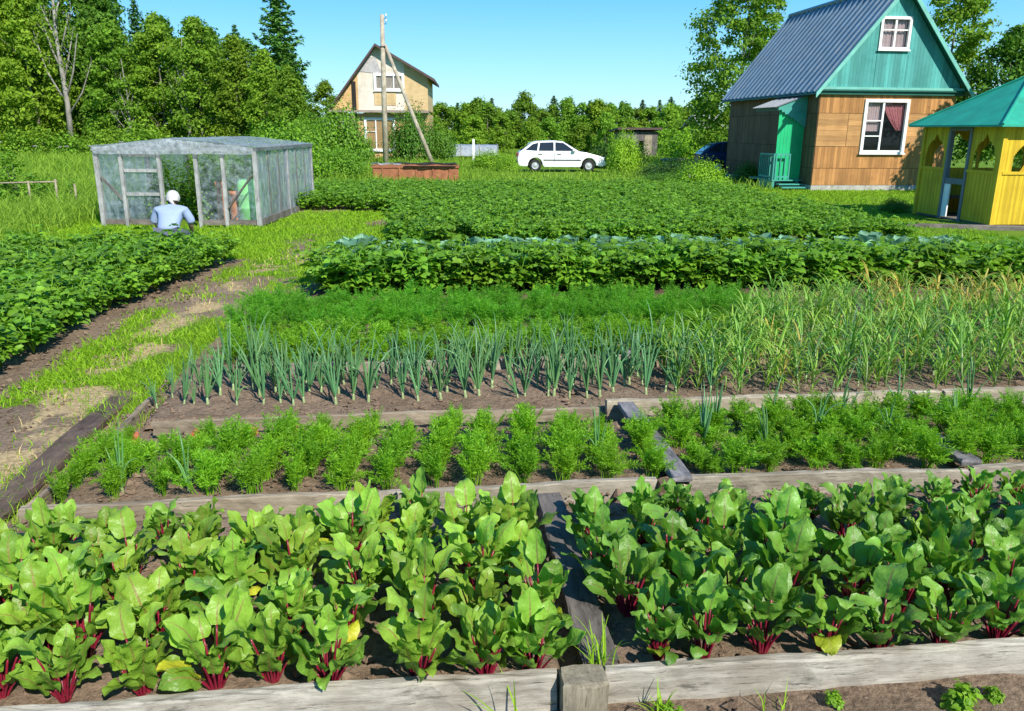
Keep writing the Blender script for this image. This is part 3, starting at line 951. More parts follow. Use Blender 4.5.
board('short dark plank lying across the right carrot bed by the board gap', (2.98, 3.84), (3.0, 4.25), .15, .035, .12, 'board_wet', (1.2, 1.2, 1.25), 'divider_plank', 9, .003)
board('thin pale edging strip between the onions and the left carrot bed', (-1.75, 4.93), (1.10, 4.95), .13, .09, .03, seed=10, tint=(.72, .64, .56))
board('pale grey plank below the garlic, edging the right carrot bed', (1.18, 5.06), (3.58, 5.06), .14, .15, .05, seed=11, tint=(1.0, .96, .86))
board('pale plank at the far right below the garlic', (3.63, 5.08), (6.2, 5.12), .14, .15, .05, seed=12, tint=(.95, .92, .84))
board('grey plank behind the onions, in front of the rear carrots', (-1.5, 6.16), (1.55, 6.17), .13, .15, .035, seed=13, tint=(.8, .76, .72))
board('grey plank between the rear carrots and the dill', (-1.2, 7.15), (2.1, 7.16), .12, .13, .035, seed=14, tint=(.85, .8, .76))
board('dark divider plank running back from the onions between rear carrots', (1.64, 6.15), (1.63, 7.12), .15, .035, .11, 'board_dark', (1.35, 1.35, 1.4), 'divider_plank', 15, .003)
board('long dark brown rotten plank lying on the path edge', (-2.23, 5.75), (-2.21, 3.35), .04, .05, .16, 'board_dark', (.72, .58, .50), 'path_plank', 16, .010)
board('thin brown board edging the left end of the carrot bed', (-1.96, 5.55), (-2.03, 3.82), .075, .10, .035, 'board_dark', (1.5, 1.35, 1.15), 'garden_board', 17, .01)
board('dark rotting board end lying at the left frame edge by the beets', (-2.42, 3.9), (-2.45, 3.0), .03, .045, .12, 'board_dark', (.85, .75, .65), 'path_plank', 18, .008)

def stub(label, u, v, w, d, top, mat='post', tint=(1, 1, 1), seed=0):
    g = np.random.default_rng(seed)
    mb = MB()
    k = 10
    a = np.arange(k) * 2 * np.pi / k
    sq = np.stack([np.clip(np.cos(a) * 1.35, -1, 1) * w / 2, np.clip(np.sin(a) * 1.35, -1, 1) * d / 2], -1)
    zs = [-.2, -.05, .05, top - .012, top]
    V = [(x * (1 if z < top else .93) + g.normal(0, .002), y * (1 if z < top else .93) + g.normal(0, .002), z + (g.normal(0, .004) if z == top else 0)) for z in zs for x, y in sq]
    F = [(i * k + j, i * k + (j + 1) % k, (i + 1) * k + (j + 1) % k, (i + 1) * k + j) for i in range(4) for j in range(k)] + [tuple(4 * k + j for j in range(k))]
    o = mb.add(V, F).build('stub_post', M[mat], None, False, W(u, v), GA)
    o.color = (*tint, 1)
    return tag(o, label, 'post', 'stub posts holding the edging boards')
stub('pale square stub post joining the two front boards', .49, 2.265, .155, .11, .135, tint=(.82, .84, .84), seed=1)
stub('small brown stub post in front of the boards behind the left beets', -.315, 3.755, .06, .06, .135, tint=(.9, .78, .6), seed=2)
stub('dark rotten stub post behind the beets, below the wet plank', 1.225, 3.80, .085, .09, .115, tint=(.5, .4, .34), seed=3)
stub('thin pale stub post beside the dark rotten one behind the beets', 1.32, 3.735, .035, .05, .11, tint=(1.5, 1.35, 1.05), seed=4)

M['brick'] = plain('brick', (.42, .13, .06), .85, .3, 9, .2, bump=.5, dirt=(.16, .09, .06))
for i, (u, v, rz, sx, lab) in enumerate([(-1.83, 4.74, .3, .05, 'largest orange brick shard, at the leftmost carrots'), (-1.42, 4.80, -.2, .05, 'small orange brick shard between the second and third carrot rows'),
                                (-1.14, 4.81, .1, .06, 'orange brick shard under the onion strip, by the fourth carrot row'), (-.90, 4.81, -.4, .055, 'orange brick shard furthest right along the onion strip')]):
    mb = MB(); q = rng.normal(0, .006, (8, 3))
    mb.box(-sx, sx, -.025, .025, 0, .055); mb.V[-1] = mb.V[-1] + q
    o = mb.build('brick_shard', M['brick'], None, False, W(u, v, .05), GA + rz)
    tag(o, lab, 'brick', 'brick shards along the onion strip')

# ------------------------------------------------------------------ vegetables
def tintr(a=.85, b=1.15, warm=.08):
    k = rnd.uniform(a, b); w = rnd.uniform(-warm, warm)
    return (k * (1 + w), k, k * (1 - w))

beets = Kind([make_beet(i, i in (3, 7, 10)) for i in range(14)])
GB = 'beet plants in the two front beds'
rows = ['front row', 'second row', 'third row', 'fourth row', 'back row']
for r_, v in enumerate((2.41, 2.67, 2.93, 3.19, 3.44)):
    for k in range(14):
        u = .35 - .225 * k + rnd.uniform(-.05, .05); vv = v + rnd.uniform(-.04, .04) - (.06 if r_ == 4 else 0)
        low_ = (.72 if k > 3 else .85) if r_ == 4 else (.85 if r_ == 3 and k > 3 else 1)
        P0 = W(u, vv, .055)
        if not in_view(P0.x, P0.y, .2, 120, 120): continue
        t = tintr(.85, 1.2, .09); t = (t[0] * 1.22, t[1] * 1.03, t[2] * .95)  # left bed tinted lighter and yellower, its brighter light put into the colour
        beets.place(P0, rnd.uniform(0, 6.28), rnd.uniform(.95, 1.22) * low_, f'red-stalked beet, {ORD[k]} from the divider plank in the {rows[r_]} of the left bed', GB, t)
    for k in range(15):
        u = .75 + .225 * k + rnd.uniform(-.05, .05); vv = v + rnd.uniform(-.04, .04)
        P0 = W(u, vv, .055)
        if not in_view(P0.x, P0.y, .2, 120, 120): continue
        t = tintr(.68, .98, .06)  # right bed tinted darker, its weaker light put into the colour
        beets.place(P0, rnd.uniform(0, 6.28), rnd.uniform(.92, 1.18) * (.70 if r_ == 4 else .85 if r_ == 3 else 1), f'red-stalked beet, {ORD[k]} from the divider plank in the {rows[r_]} of the right bed', GB, t)
beets.cleanup()

carrots = Kind([feathery(100 + i, M['carrot_leaf'], 20, .29, .38, .05, .0036, step=19) for i in range(7)])
crow = ['front', 'second', 'third', 'fourth', 'back']
for k in range(14):
    u0 = -1.90 + .238 * k
    for j in range(6):
        u, v = u0 + rnd.uniform(-.025, .025) + .02 * j, 3.97 + .15 * j + rnd.uniform(-.03, .03)
        if j > 4 and (k > 11 or k % 2): continue
        P0 = W(u, v, .05)
        if not in_view(P0.x, P0.y): continue
        t = tintr(.9, 1.15, .06)
        sc_ = rnd.uniform(.72, 1.0) * (1.05 if 2 < k < 12 else .85) * (.74 if j > 3 else 1)
        carrots.place(P0, rnd.uniform(0, 6.28), (sc_ * .58, sc_ * .85, sc_ * .92), f'feathery carrot tuft, {ORD[j]} plant back in the {ORD[k]} column of the left carrot bed', 'carrot tufts in the left bed behind the beets', t)
for k in range(13):
    for j in range(5):
        u, v = 1.50 + .215 * k + rnd.uniform(-.06, .06), 3.98 + .18 * j + rnd.uniform(-.05, .05)
        P0 = W(u, v, .05)
        if not in_view(P0.x, P0.y): continue
        t = tintr(.8, 1.05, .05)
        sc_ = rnd.uniform(.58, .82)
        carrots.place(P0, rnd.uniform(0, 6.28), sc_, f'darker carrot tuft, {ORD[k]} from the wet plank, {crow[j]} row of right carrot bed', 'carrot tufts in the right bed below the garlic', t)
for k in range(19):
    for j in range(3):
        u, v = -1.62 + .235 * k + rnd.uniform(-.04, .04), 6.42 + .24 * j + rnd.uniform(-.05, .05)
        P0 = W(u, v, .05)
        carrots.place(P0, rnd.uniform(0, 6.28), rnd.uniform(.75, .98), f'carrot tuft behind the onions, {ORD[k]} from the path in the {crow[j]} row', 'carrot tufts behind the onion bed', tintr(.85, 1.1, .06))
carrots.cleanup()

dill = Kind([feathery(200 + i, M['dill_leaf'], 20, .40, .5, .06, .0035, 'dill_plant', 'dill plant', 20) for i in range(4)])
for k in range(24):
    for j in range(4):
        u, v = -1.72 + .215 * k + rnd.uniform(-.07, .07), 7.42 + .27 * j + rnd.uniform(-.07, .07)
        P0 = W(u, v, .05)
        dill.place(P0, rnd.uniform(0, 6.28), rnd.uniform(.62, .85), f'dark feathery dill plant, {ORD[k]} from the path in the {["front", "second", "third", "back"][j]} dill row', 'dill plants in front of the potatoes', tintr(.8, 1.05, .05))
dill.cleanup()

onions = Kind([make_onion(300 + i, 6 + i % 5, .40 + .02 * (i % 5)) for i in range(8)])
for k in range(36):
    for j in range(4):
        u, v = -1.84 + .11 * k + rnd.uniform(-.05, .05) + .05 * (j % 2), 5.40 + .19 * j + rnd.uniform(-.05, .05)
        P0 = W(u, v, .055)
        small = .68 if k < 3 else 1
        if rnd.random() < (.10 if k < 12 else .22): continue
        onions.place(P0, rnd.uniform(0, 6.28), rnd.uniform(.72, 1.12) * small, f'blue-green onion, {ORD[k]} from the path in the {["front", "second", "third", "back"][j]} onion row', 'onions in the bed behind the left carrots', tintr(.85, 1.15, .1), None, (rnd.gauss(0, .07), rnd.gauss(0, .07)))
for k, (u, v) in enumerate([(1.62, 4.35), (1.78, 4.6), (1.95, 4.2), (2.2, 4.7), (2.35, 4.4), (2.62, 4.62), (2.75, 4.3), (3.05, 4.7), (3.3, 4.45), (3.6, 4.75)]):
    onions.place(W(u, v, .05), rnd.uniform(0, 6.28), rnd.uniform(.75, .95), f'lone onion among the right bed\'s carrots, {ORD[k]} counted from the wet plank', 'stray onions among the right carrots', tintr(.9, 1.15))
for k, (u, v) in enumerate([(-1.62, 4.02), (-1.28, 4.0), (.93, 4.15)]):
    onions.place(W(u, v, .05), rnd.uniform(0, 6.28), .8, ['lone onion at the left end of the left carrot bed', 'lone onion near the front board between the second and third carrot columns', 'lone onion at the right end of the left carrot bed'][k], 'stray onions among the left carrots', (1.2, 1.2, 1.0))
for k in range(24):
    u, v = 1.9 + .16 * k + rnd.uniform(-.06, .06), rnd.choice([5.45, 5.6, 5.8, 6.1, 6.4]) + rnd.uniform(-.06, .06)
    onions.place(W(u, v, .055), rnd.uniform(0, 6.28), rnd.uniform(.7, 1.0), f'blue-green onion standing among the garlic, {ORD[k]} counted rightwards', 'onions among the garlic', tintr(.85, 1.1, .08), None, (rnd.gauss(0, .08), rnd.gauss(0, .08)))
onions.cleanup()

garlic = Kind([make_garlic(400 + i, i >= 6) for i in range(9)])
n_ = 0
for j in range(10):
    for k in range(40):
        u, v = 1.78 + .128 * k + rnd.uniform(-.05, .05) + .02 * j, 5.36 + .29 * j + rnd.uniform(-.08, .08)
        if j > 2 and u < 1.78 + (j - 2) * .26: continue
        P0 = W(u, v, .055)
        if not in_view(P0.x, P0.y, .3, 40): continue
        dry = (u > 4.4 and v > 7.2) and rnd.random() < .7 or rnd.random() < .015
        garlic.place(P0, rnd.uniform(0, 6.28), rnd.uniform(.70, .98), f'{"dry yellowing" if dry else "green"} garlic plant, {ORD[k]} from the onions in the {ORD[j]} garlic row',
                     'garlic plants at the right of the onions', (lambda q_: (q_[0] * 1.15, q_[1] * 1.08, q_[2] * .9))(tintr(.85, 1.15, .12)), rnd.randrange(6, 9) if dry else rnd.randrange(6), (rnd.gauss(0, .09), rnd.gauss(0, .09)))

garlic.cleanup()

cabb = Kind([make_cabbage(500 + i) for i in range(5)])
for j in range(2):
    for k in range(22):
        u, v = -1.15 + .43 * k + rnd.uniform(-.06, .06) + .2 * j, 11.35 + .5 * j + rnd.uniform(-.08, .08)
        P0 = W(u, v, .02)
        if not in_view(P0.x, P0.y): continue
        cabb.place(P0, rnd.uniform(0, 6.28), rnd.uniform(.95, 1.3), f'blue-green cabbage, {ORD[k]} from the grass path in the {["nearer", "farther"][j]} cabbage row', 'cabbages behind the first potato strip', tintr(.9, 1.15, .04))
cabb.cleanup()

pots = Kind([make_potato(600 + i) for i in range(8)])
npot = 0
for j in range(20):                                              # left patch, rows across the view
    v = 5.3 + .36 * j
    for k in range(15):
        u = -3.50 + max(0, v - 9) * .14 - .33 * k + rnd.uniform(-.07, .07); vv = v + rnd.uniform(-.07, .07)
        P0 = W(u, vv, 0)
        if not in_view(P0.x, P0.y, .4, 45, 60): continue
        npot += 1
        pots.place(P0, rnd.uniform(0, 6.28), rnd.uniform(.85, 1.12) * (.85 if k == 0 else 1), f'potato plant, {ORD[k]} from the path in the {ORD[j]} row of the left patch', 'potato plants in the left patch', tintr(.85, 1.15, .08))
for j in range(3):
    for k in range(31):
        u, v = -1.18 + .315 * k + rnd.uniform(-.06, .06), 9.42 + .33 * j + rnd.uniform(-.06, .06)
        P0 = W(u, v, 0)
        if not in_view(P0.x, P0.y): continue
        npot += 1
        pots.place(P0, rnd.uniform(0, 6.28), rnd.uniform(1.08, 1.34), f'potato plant, {ORD[k]} from the path in the {["front", "middle", "back"][j]} row before the cabbages', 'potato plants before the cabbages', tintr(.85, 1.15, .08))
far_p, sites = [], []
for j in range(28):
    v = 13.3 + .45 * j
    for k in range(-7, 27):
        u = -.5 + .37 * k + rnd.uniform(-.08, .08); vv = v + rnd.uniform(-.1, .1)
        if field_mask(np.array(u), np.array(vv)) < .6: continue
        sites.append((j, k, u, vv))
nrow = {}
for j, k, u, vv in sites:
    P0 = W(u, vv, 0)
    if not in_view(P0.x, P0.y, .4, 30): continue
    nrow[j] = nrow.get(j, 0) + 1
    if npot < 285:
        npot += 1
        pots.place(P0, rnd.uniform(0, 6.28), rnd.uniform(.85, 1.05), f'potato plant, {ORD[nrow[j] - 1]} from the left in the {ORD[j]} row behind the cabbages', 'potato plants behind the cabbages', tintr(.85, 1.12, .08))
    else:
        far_p.append((P0.x, P0.y, rnd.uniform(0, 6.28), rnd.uniform(.8, 1.05)))
src = [p_.data for p_ in pots.p[:4]]
mb = MB()
sv = []
for me in src:
    a = np.empty(len(me.vertices) * 3); me.vertices.foreach_get('co', a)
    sv.append((a.reshape(-1, 3), [tuple(q.vertices) for q in me.polygons]))
for i, (x, y, a, k) in enumerate(far_p):
    V, F = sv[i % 4]
    ca_, sa_ = math.cos(a) * k, math.sin(a) * k
    mb.add(np.stack([V[:, 0] * ca_ - V[:, 1] * sa_ + x, V[:, 0] * sa_ + V[:, 1] * ca_ + y, V[:, 2] * k], -1), F)
tag(mb.build('potato_foliage', M['potato_leaf'], None, True), kind='stuff')
pots.cleanup()

# ------------------------------------------------------------------ the teal-gabled summer house
M['siding'] = None
def sidingmat(name, a, b, axis):
    s = NT(name)
    st = {'X': (.8, 16, 16), 'Z': (16, 16, .8)}[axis]
    g = s.noise(s.coord(st), 2, 7, .7)
    col = s.ramp(g, [(.3, a), (.65, b)])
    geo = s.n('ShaderNodeNewGeometry')
    col = s.mix(1.0, col, s.ramp(geo.outputs['Random Per Island'], [(0, .72), (1, 1.18)]), 'MULTIPLY')
    big = s.noise(s.coord(), 1.6, 5)
    col = s.mix(s.ramp(big, [(.45, 0.0), (.7, .5)]), col, tuple(v * .62 for v in a))
    s.set(col, .7, .25)
    s.bump(g, .3, .004)
    return s.m
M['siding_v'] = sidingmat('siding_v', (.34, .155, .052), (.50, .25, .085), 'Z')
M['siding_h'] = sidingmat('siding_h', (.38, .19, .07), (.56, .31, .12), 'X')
M['siding_shaded'] = sidingmat('siding_shaded', (.12, .065, .034), (.20, .115, .058), 'Z')  # same siding painted darker: the side wall's shade is in the colour
M['teal_board'] = sidingmat('teal_board', (.06, .29, .255), (.105, .385, .355), 'Z')
M['teal'] = plain('teal', (.05, .30, .24), .5, .15, 3, .4, dirt=(.10, .28, .22))
M['teal_pale'] = plain('teal_pale', (.16, .44, .36), .5, .15, 3)
M['dark_green'] = plain('dark_green', (.012, .10, .075), .5, .2, 3)
M['bright_green'] = plain('bright_green', (.012, .42, .16), .45, .12, 3)
M['metal_roof'] = plain('metal_roof', (.15, .215, .275), .34, .16, 1.6, .5, .3, dirt=(.22, .26, .29))
M['canopy_metal'] = plain('canopy_metal', (.20, .215, .23), .5, .12, 3, .5, .3)
M['white'] = plain('white', (.80, .80, .77), .5, .06, 4)
M['glass'] = glassmat('glass', (.02, .025, .03), .80)
M['dark'] = plain('dark', (.02, .018, .016), .9, .2, 3)
M['curtain'] = plain('curtain', (.62, .22, .24), .9, .25, 14)
M['curtain_pale'] = plain('curtain_pale', (.66, .50, .50), .9, .15, 14)
M['concrete'] = plain('concrete', (.40, .38, .34), .9, .2, 5, .2, bump=.3, dirt=(.22, .20, .16))

def clad(mb, w, zs, hole=None, bw=.115, horiz=False, x0=0.0, th=.022, gap=.004, m=0):
    """boards over a wall in the x-z plane at y=0, their face at y=-th; hole = (x0, x1, z0, z1)"""
    z0, z1 = zs
    def put(xa, xb, za, zb):
        if xb - xa > .01 and zb - za > .01:
            j = rnd.uniform(0, .004)
            mb.box(xa, xb, -th - j, 0, za, zb, m)
    if horiz:
        z = z0
        while z < z1 - .005:
            zb = min(z + bw - gap, z1)
            for xa, xb in ((x0, x0 + 1.05), (x0 + 1.065, w)):
                if hole and xb > hole[0] and xa < hole[1] and zb > hole[2] and z < hole[3]:
                    put(xa, hole[0], z, zb); put(hole[1], xb, z, zb)
                else: put(xa, xb, z, zb)
            z += bw
    else:
        x = x0
        while x < w - .005:
            xb = min(x + bw - gap, w)
            if hole and xb > hole[0] and x < hole[1]:
                a, b = max(x, hole[0]), min(xb, hole[1])
                put(x, a, z0, z1); put(b, xb, z0, z1)
                put(a, b, z0, min(z1, hole[2])); put(a, b, max(z0, hole[3]), z1)
            else: put(x, xb, z0, z1)
            x += bw

def window(parent, x0, x1, z0, z1, y, mull, rails, trim=.09, label=None, curtain=None):
    """a window in the x-z plane: frame > sash, pane; mull and rails are fractions"""
    fr = MB()
    fr.box(x0, x0 + trim, y - .06, y + .05, z0, z1); fr.box(x1 - trim, x1, y - .06, y + .05, z0, z1)
    fr.box(x0 + trim, x1 - trim, y - .058, y + .05, z1 - trim, z1); fr.box(x0 + trim, x1 - trim, y - .058, y + .05, z0, z0 + trim)
    f = fr.build('window', M['white'], parent)
    if label: f['label'] = label
    sl = MB(); sl.box(x0 - .03, x1 + .03, y - .10, y - .062, z0 - .035, z0 + .012); sl.build('sill', M['white'], f)
    a0, a1, b0, b1 = x0 + trim, x1 - trim, z0 + trim, z1 - trim
    sb = MB(); t = .032
    for i, k in enumerate(mull):
        xm = a0 + (a1 - a0) * k
        sb.box(xm - t, xm + t, y - .03, y + .02, b0, b1)
    for (ka, kb, kz) in rails:
        zm = b0 + (b1 - b0) * kz
        sb.box(a0 + (a1 - a0) * ka + (t if ka > 0 else 0), a0 + (a1 - a0) * kb - (t if kb < 1 else 0), y - .028, y + .018, zm - .018, zm + .018)
    if sb.V: sb.build('sash', M['white'], f)
    MB().box(a0, a1, y + .024, y + .030, b0, b1).build('pane', M['glass'], f)
    for (ca0, ca1, cz0, cz1, slant, mat) in (curtain or []):
        n = 22; V, F = [], []
        for i in range(n + 1):
            k = i / n
            for q in range(7):
                r_ = q / 6
                xx = a0 + (a1 - a0) * (ca0 + (ca1 - ca0) * k)
                if slant: xx = xx + (a0 + (a1 - a0) * (ca1 if slant > 0 else ca0) - xx) * (.75 * r_ ** 1.5)
                V.append((xx, y + .09 + .022 * math.sin(i * 1.9), b0 + (b1 - b0) * (cz1 + (cz0 - cz1) * r_)))
        F = [(i * 7 + q, i * 7 + q + 1, (i + 1) * 7 + q + 1, (i + 1) * 7 + q) for i in range(n) for q in range(6)]
        MB().add(V, F).build('curtain', M[mat], f, True)
    return f

def corrugated(mb, p0, along, slope, n, rib=.045, pitch=.36, th=.02, m=0):
    """ribbed sheet: p0 corner, along = vector across the ribs, slope = vector down the ribs"""
    A, S_ = Vector(along), Vector(slope)
    L = A.length; a = A / L
    nrm = a.cross(S_.normalized()).normalized()
    if nrm.z < 0: nrm = -nrm
    prof = []
    k = int(round(L / pitch)); pt = L / k
    for i in range(k):
        x = i * pt
        prof += [(x, 0), (x + pt * .62, 0), (x + pt * .70, rib), (x + pt * .86, rib), (x + pt * .94, 0)]
    prof.append((L, 0))
    V = []
    for off in (0, -th):
        for S in (Vector((0, 0, 0)), S_):
            V += [tuple(Vector(p0) + a * x + nrm * (h + off) + S) for x, h in prof]
    c = len(prof)
    F = []
    for i in range(c - 1):
        F += [(i, i + 1, c + i + 1, c + i), (2 * c + i, 3 * c + i, 3 * c + i + 1, 2 * c + i + 1)]
        F += [(i, 2 * c + i, 2 * c + i + 1, i + 1), (c + i, c + i + 1, 3 * c + i + 1, 3 * c + i)]
    F += [(0, c, 3 * c, 2 * c), (c - 1, 3 * c - 1, 4 * c - 1, 2 * c - 1)]
    mb.add(V, F, m)

H = empty('summer_house', (10.12, 27.75, 0), R(6.5))
tag(H, 'timber summer house with teal gable, blue-grey metal roof and green porch', 'house')
HW, HD, HE, HP = 4.78, 7.9, 3.20, 6.55                          # width, depth, eave height, ridge height
hx = HW / 2
mb = MB(); mb.box(-.02, HW + .02, -.03, HD + .02, -.3, .16); mb.build('foundation', M['concrete'], H)
hole = (1.56, 3.14, 1.22, 2.97)
wb = MB()
clad(wb, HW, (.17, .72), hole); clad(wb, HW, (.735, 1.43), hole); clad(wb, HW, (1.445, 2.50), hole, .17, True, m=1); clad(wb, HW, (2.515, 3.14), hole)
ww = wb.build('front_wall', [M['siding_v'], M['siding_h']], H)
# inner shell with the window opening
ib = MB()
ib.box(.0, hole[0], .002, .12, .17, HE); ib.box(hole[1], HW, .002, .12, .17, HE); ib.box(hole[0], hole[1], .002, .12, .17, hole[2]); ib.box(hole[0], hole[1], .002, .12, hole[3], HE)
ib.box(.002, .12, .122, HD, .17, HE); ib.box(HW - .12, HW - .002, .122, HD, .17, HE); ib.box(.122, HW - .122, HD - .12, HD - .002, .17, HE)
ib.box(.124, HW - .124, .124, HD - .124, .17, .2); ib.box(.124, HW - .124, .124, HD - .124, HE - .04, HE - .01)
ib.build('wall_core', M['dark'], H)
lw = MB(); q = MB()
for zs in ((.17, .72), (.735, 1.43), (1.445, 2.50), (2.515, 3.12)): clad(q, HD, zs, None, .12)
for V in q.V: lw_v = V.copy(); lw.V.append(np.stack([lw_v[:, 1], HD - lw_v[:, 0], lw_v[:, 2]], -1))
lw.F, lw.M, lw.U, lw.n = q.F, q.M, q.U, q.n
lw.build('side_wall', M['siding_shaded'], H)
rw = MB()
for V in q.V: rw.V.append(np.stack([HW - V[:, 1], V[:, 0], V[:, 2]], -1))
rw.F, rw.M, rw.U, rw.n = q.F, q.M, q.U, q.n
rw.build('side_wall', M['siding_shaded'], H)
window(H, hole[0], hole[1], hole[2], hole[3], -.02, [.42], [(0, .42, .30), (0, .42, .62)], .10, None,
       [(.45, .99, .42, 1.0, 1, 'curtain'), (.02, .40, .40, 1.0, 0, 'curtain_pale')])
# gable
gb = MB(); gy = -.10
slope = (HP - HE) / (hx + .28)
def roof_z(x): return HP - .10 - abs(x - hx) * slope
gh = (1.74, 2.80, 4.50, 5.52)
x = -.02
while x < HW + .02:
    xb = min(x + .125, HW + .02)
    za, zb = roof_z(x + .003), roof_z(xb - .003)
    def gp(a, b, lo, hi_a, hi_b):
        gb.prism([(a, gy, lo), (b, gy, lo), (b, gy, hi_b), (a, gy, hi_a)], (0, .03 + rnd.uniform(0, .003), 0))
    if xb > gh[0] and x < gh[1]:
        a, b = max(x, gh[0]), min(xb, gh[1])
        gp(a, b - .004, 3.27, gh[2], gh[2]); gp(a, b - .004, gh[3], roof_z(a), roof_z(b))
        if x < gh[0] - .01: gp(x, gh[0], 3.27, za, roof_z(gh[0]))
        if xb > gh[1] + .01: gp(gh[1], xb - .004, 3.27, roof_z(gh[1]), zb)
    elif za > 3.28 or zb > 3.28: gp(x, xb - .004, 3.27, max(3.272, za), max(3.272, zb))
    x += .125
gb.build('gable', M['teal_board'], H)
g2 = MB(); g2.prism([(0, gy + .04, HE), (HW, gy + .04, HE), (HW, gy + .04, 3.3), (hx, gy + .04, HP - .15), (0, gy + .04, 3.3)], (0, .03, 0)); 
core = MB(); core.box(gh[0], gh[1], gy + .5, gy + .55, gh[2], gh[3]); core.build('attic_back', M['dark'], H)
window(H, gh[0], gh[1], gh[2], gh[3], gy + .01, [.5], [(0, .5, .62), (.5, 1, .62)], .085, None, [(.02, .98, 0, 1, 0, 'curtain_pale')])
lb = MB(); lb.box(-.22, HW + .22, -.20, .0, HE + .005, HE + .055); lb.box(-.18, HW + .18, -.13, -.005, HE - .10, HE + .002); lb.build('gable_ledge', M['dark_green'], H)
lb2 = MB(); lb2.box(-.2, HW + .2, -.16, -.105, HE + .058, HE + .135); lb2.build('gable_skirt', M['teal_pale'], H)
# roof
rf = MB(); ov = .42
el, er = -.30, HW + .30
ez = HP - (hx + .30) * slope
for sx, ex in ((1, el), (-1, er)):
    corrugated(rf, (hx, -ov, HP), (0, HD + ov + .3, 0), (ex - hx, 0, ez - HP), 22, .055, .42, .025)
roof = rf.build('roof', M['metal_roof'], H)
rc = MB(); rc.tube([(hx, -ov - .01, HP + .03), (hx, HD + .31, HP + .03)], .09, 8); rc.build('ridge_cap', M['metal_roof'], roof)
bb = MB()
for s_ in (-1, 1):
    ex = hx + s_ * (hx + .36)
    a, b = Vector((hx, -ov - .012, HP - .02)), Vector((ex, -ov - .012, ez - .035))
    bb.prism([a, b, b + Vector((0, 0, -.17)), a + Vector((0, 0, -.20))], (0, .03, 0))
bb.build('barge_board', M['teal_pale'], H)
sf = MB()
for s_ in (-1, 1):
    ex = hx + s_ * (hx + .33)
    a, b = Vector((hx, -ov + .02, HP - .06)), Vector((ex, -ov + .02, ez - .065))
    sf.prism([a, b, b + Vector((0, 0, -.02)), a + Vector((0, 0, -.02))], (0, HD + ov + .2, 0))
sf.build('soffit', M['dark_green'], H)
# porch on the shaded side
cy0, cy1, cx = .80, 2.65, -1.05
cm = MB(); corrugated(cm, (-.03, cy0 - .05, 3.13), (0, cy1 - cy0 + .1, 0), (cx - .1, 0, -.42), 6, .02, .16, .02)
can = cm.build('canopy', M['canopy_metal'], H)
pn = MB()
poly = [(-.03, cy0, 3.10), (cx, cy0, 2.72)]
k = 9
for i in range(k):
    t0, t1 = i / k, (i + 1) / k
    ax, az = cx + (-.03 - cx) * t0, 2.70 - .62 * t0
    bx_, bz = cx + (-.03 - cx) * t1, 2.70 - .62 * t1
    poly += [((ax + bx_) / 2 - .02, cy0, (az + bz) / 2 - .06), (bx_, cy0, bz)]
pn.prism(poly, (0, .025, 0)); pn.build('canopy_side', M['teal'], can)
fb = MB(); fb.box(cx - .02, cx + .02, cy0, cy1, 2.60, 2.70); fb.bar((-.03, cy1 - .05, 3.08), (cx, cy1 - .05, 2.68), .05, .06); fb.build('canopy_edge', M['dark_green'], can)
sc_ = MB()
for i in range(8):
    a = -.95 + .118 * i
    sc_.box(a, a + .112, cy0 + .10, cy0 + .125 + rnd.uniform(0, .003), .30, 2.60 + .045 * i)
sc_.build('porch_screen', M['bright_green'], H)
dk = MB()
for i in range(14): dk.box(-1.1, -.03, cy0 - .12 + i * .145, cy0 - .12 + i * .145 + .138, .26, .30)
dk.box(-1.08, -1.0, cy0 - .1, cy1 - .8, -.1, .255); dk.box(-.2, -.12, cy0 - .1, cy1 - .8, -.1, .255); dk.build('porch_deck', M['teal'], H)
stp = MB()
for i in range(2): stp.box(-.95, -.12, cy0 - .66 + i * .27, cy0 - .41 + i * .27, .05 + i * .09, .09 + i * .09)
stp.build('porch_step', M['teal'], H)
for nm, (p0, p1, nb) in {'porch_railing': ((-1.06, cy0 - .06, .30), (-1.06, cy1 - .75, .30), 8), 'porch_gate': ((-1.0, cy0 - .10, .30), (-.52, cy0 - .10, .30), 3)}.items():
    rb = MB(); p0, p1 = Vector(p0), Vector(p1)
    for hz in (.10, .85): rb.bar(p0 + Vector((0, 0, hz)), p1 + Vector((0, 0, hz)), .05, .06)
    for i in range(nb + 1):
        c = p0 + (p1 - p0) * i / nb
        rb.bar(c, c + Vector((0, 0, .88)), .045 if i in (0, nb) else .03, .045 if i in (0, nb) else .03)
    rb.build(nm, M['teal'], H)
dr = MB(); dr.box(-.05, -.028, 1.45, 2.30, .32, 2.35); door = dr.build('door', M['dark_green'], H)
MB().tube([(-.05, 1.55, 1.3), (-.11, 1.55, 1.3), (-.11, 1.65, 1.3)], .012, 6).build('handle', M['canopy_metal'], door)

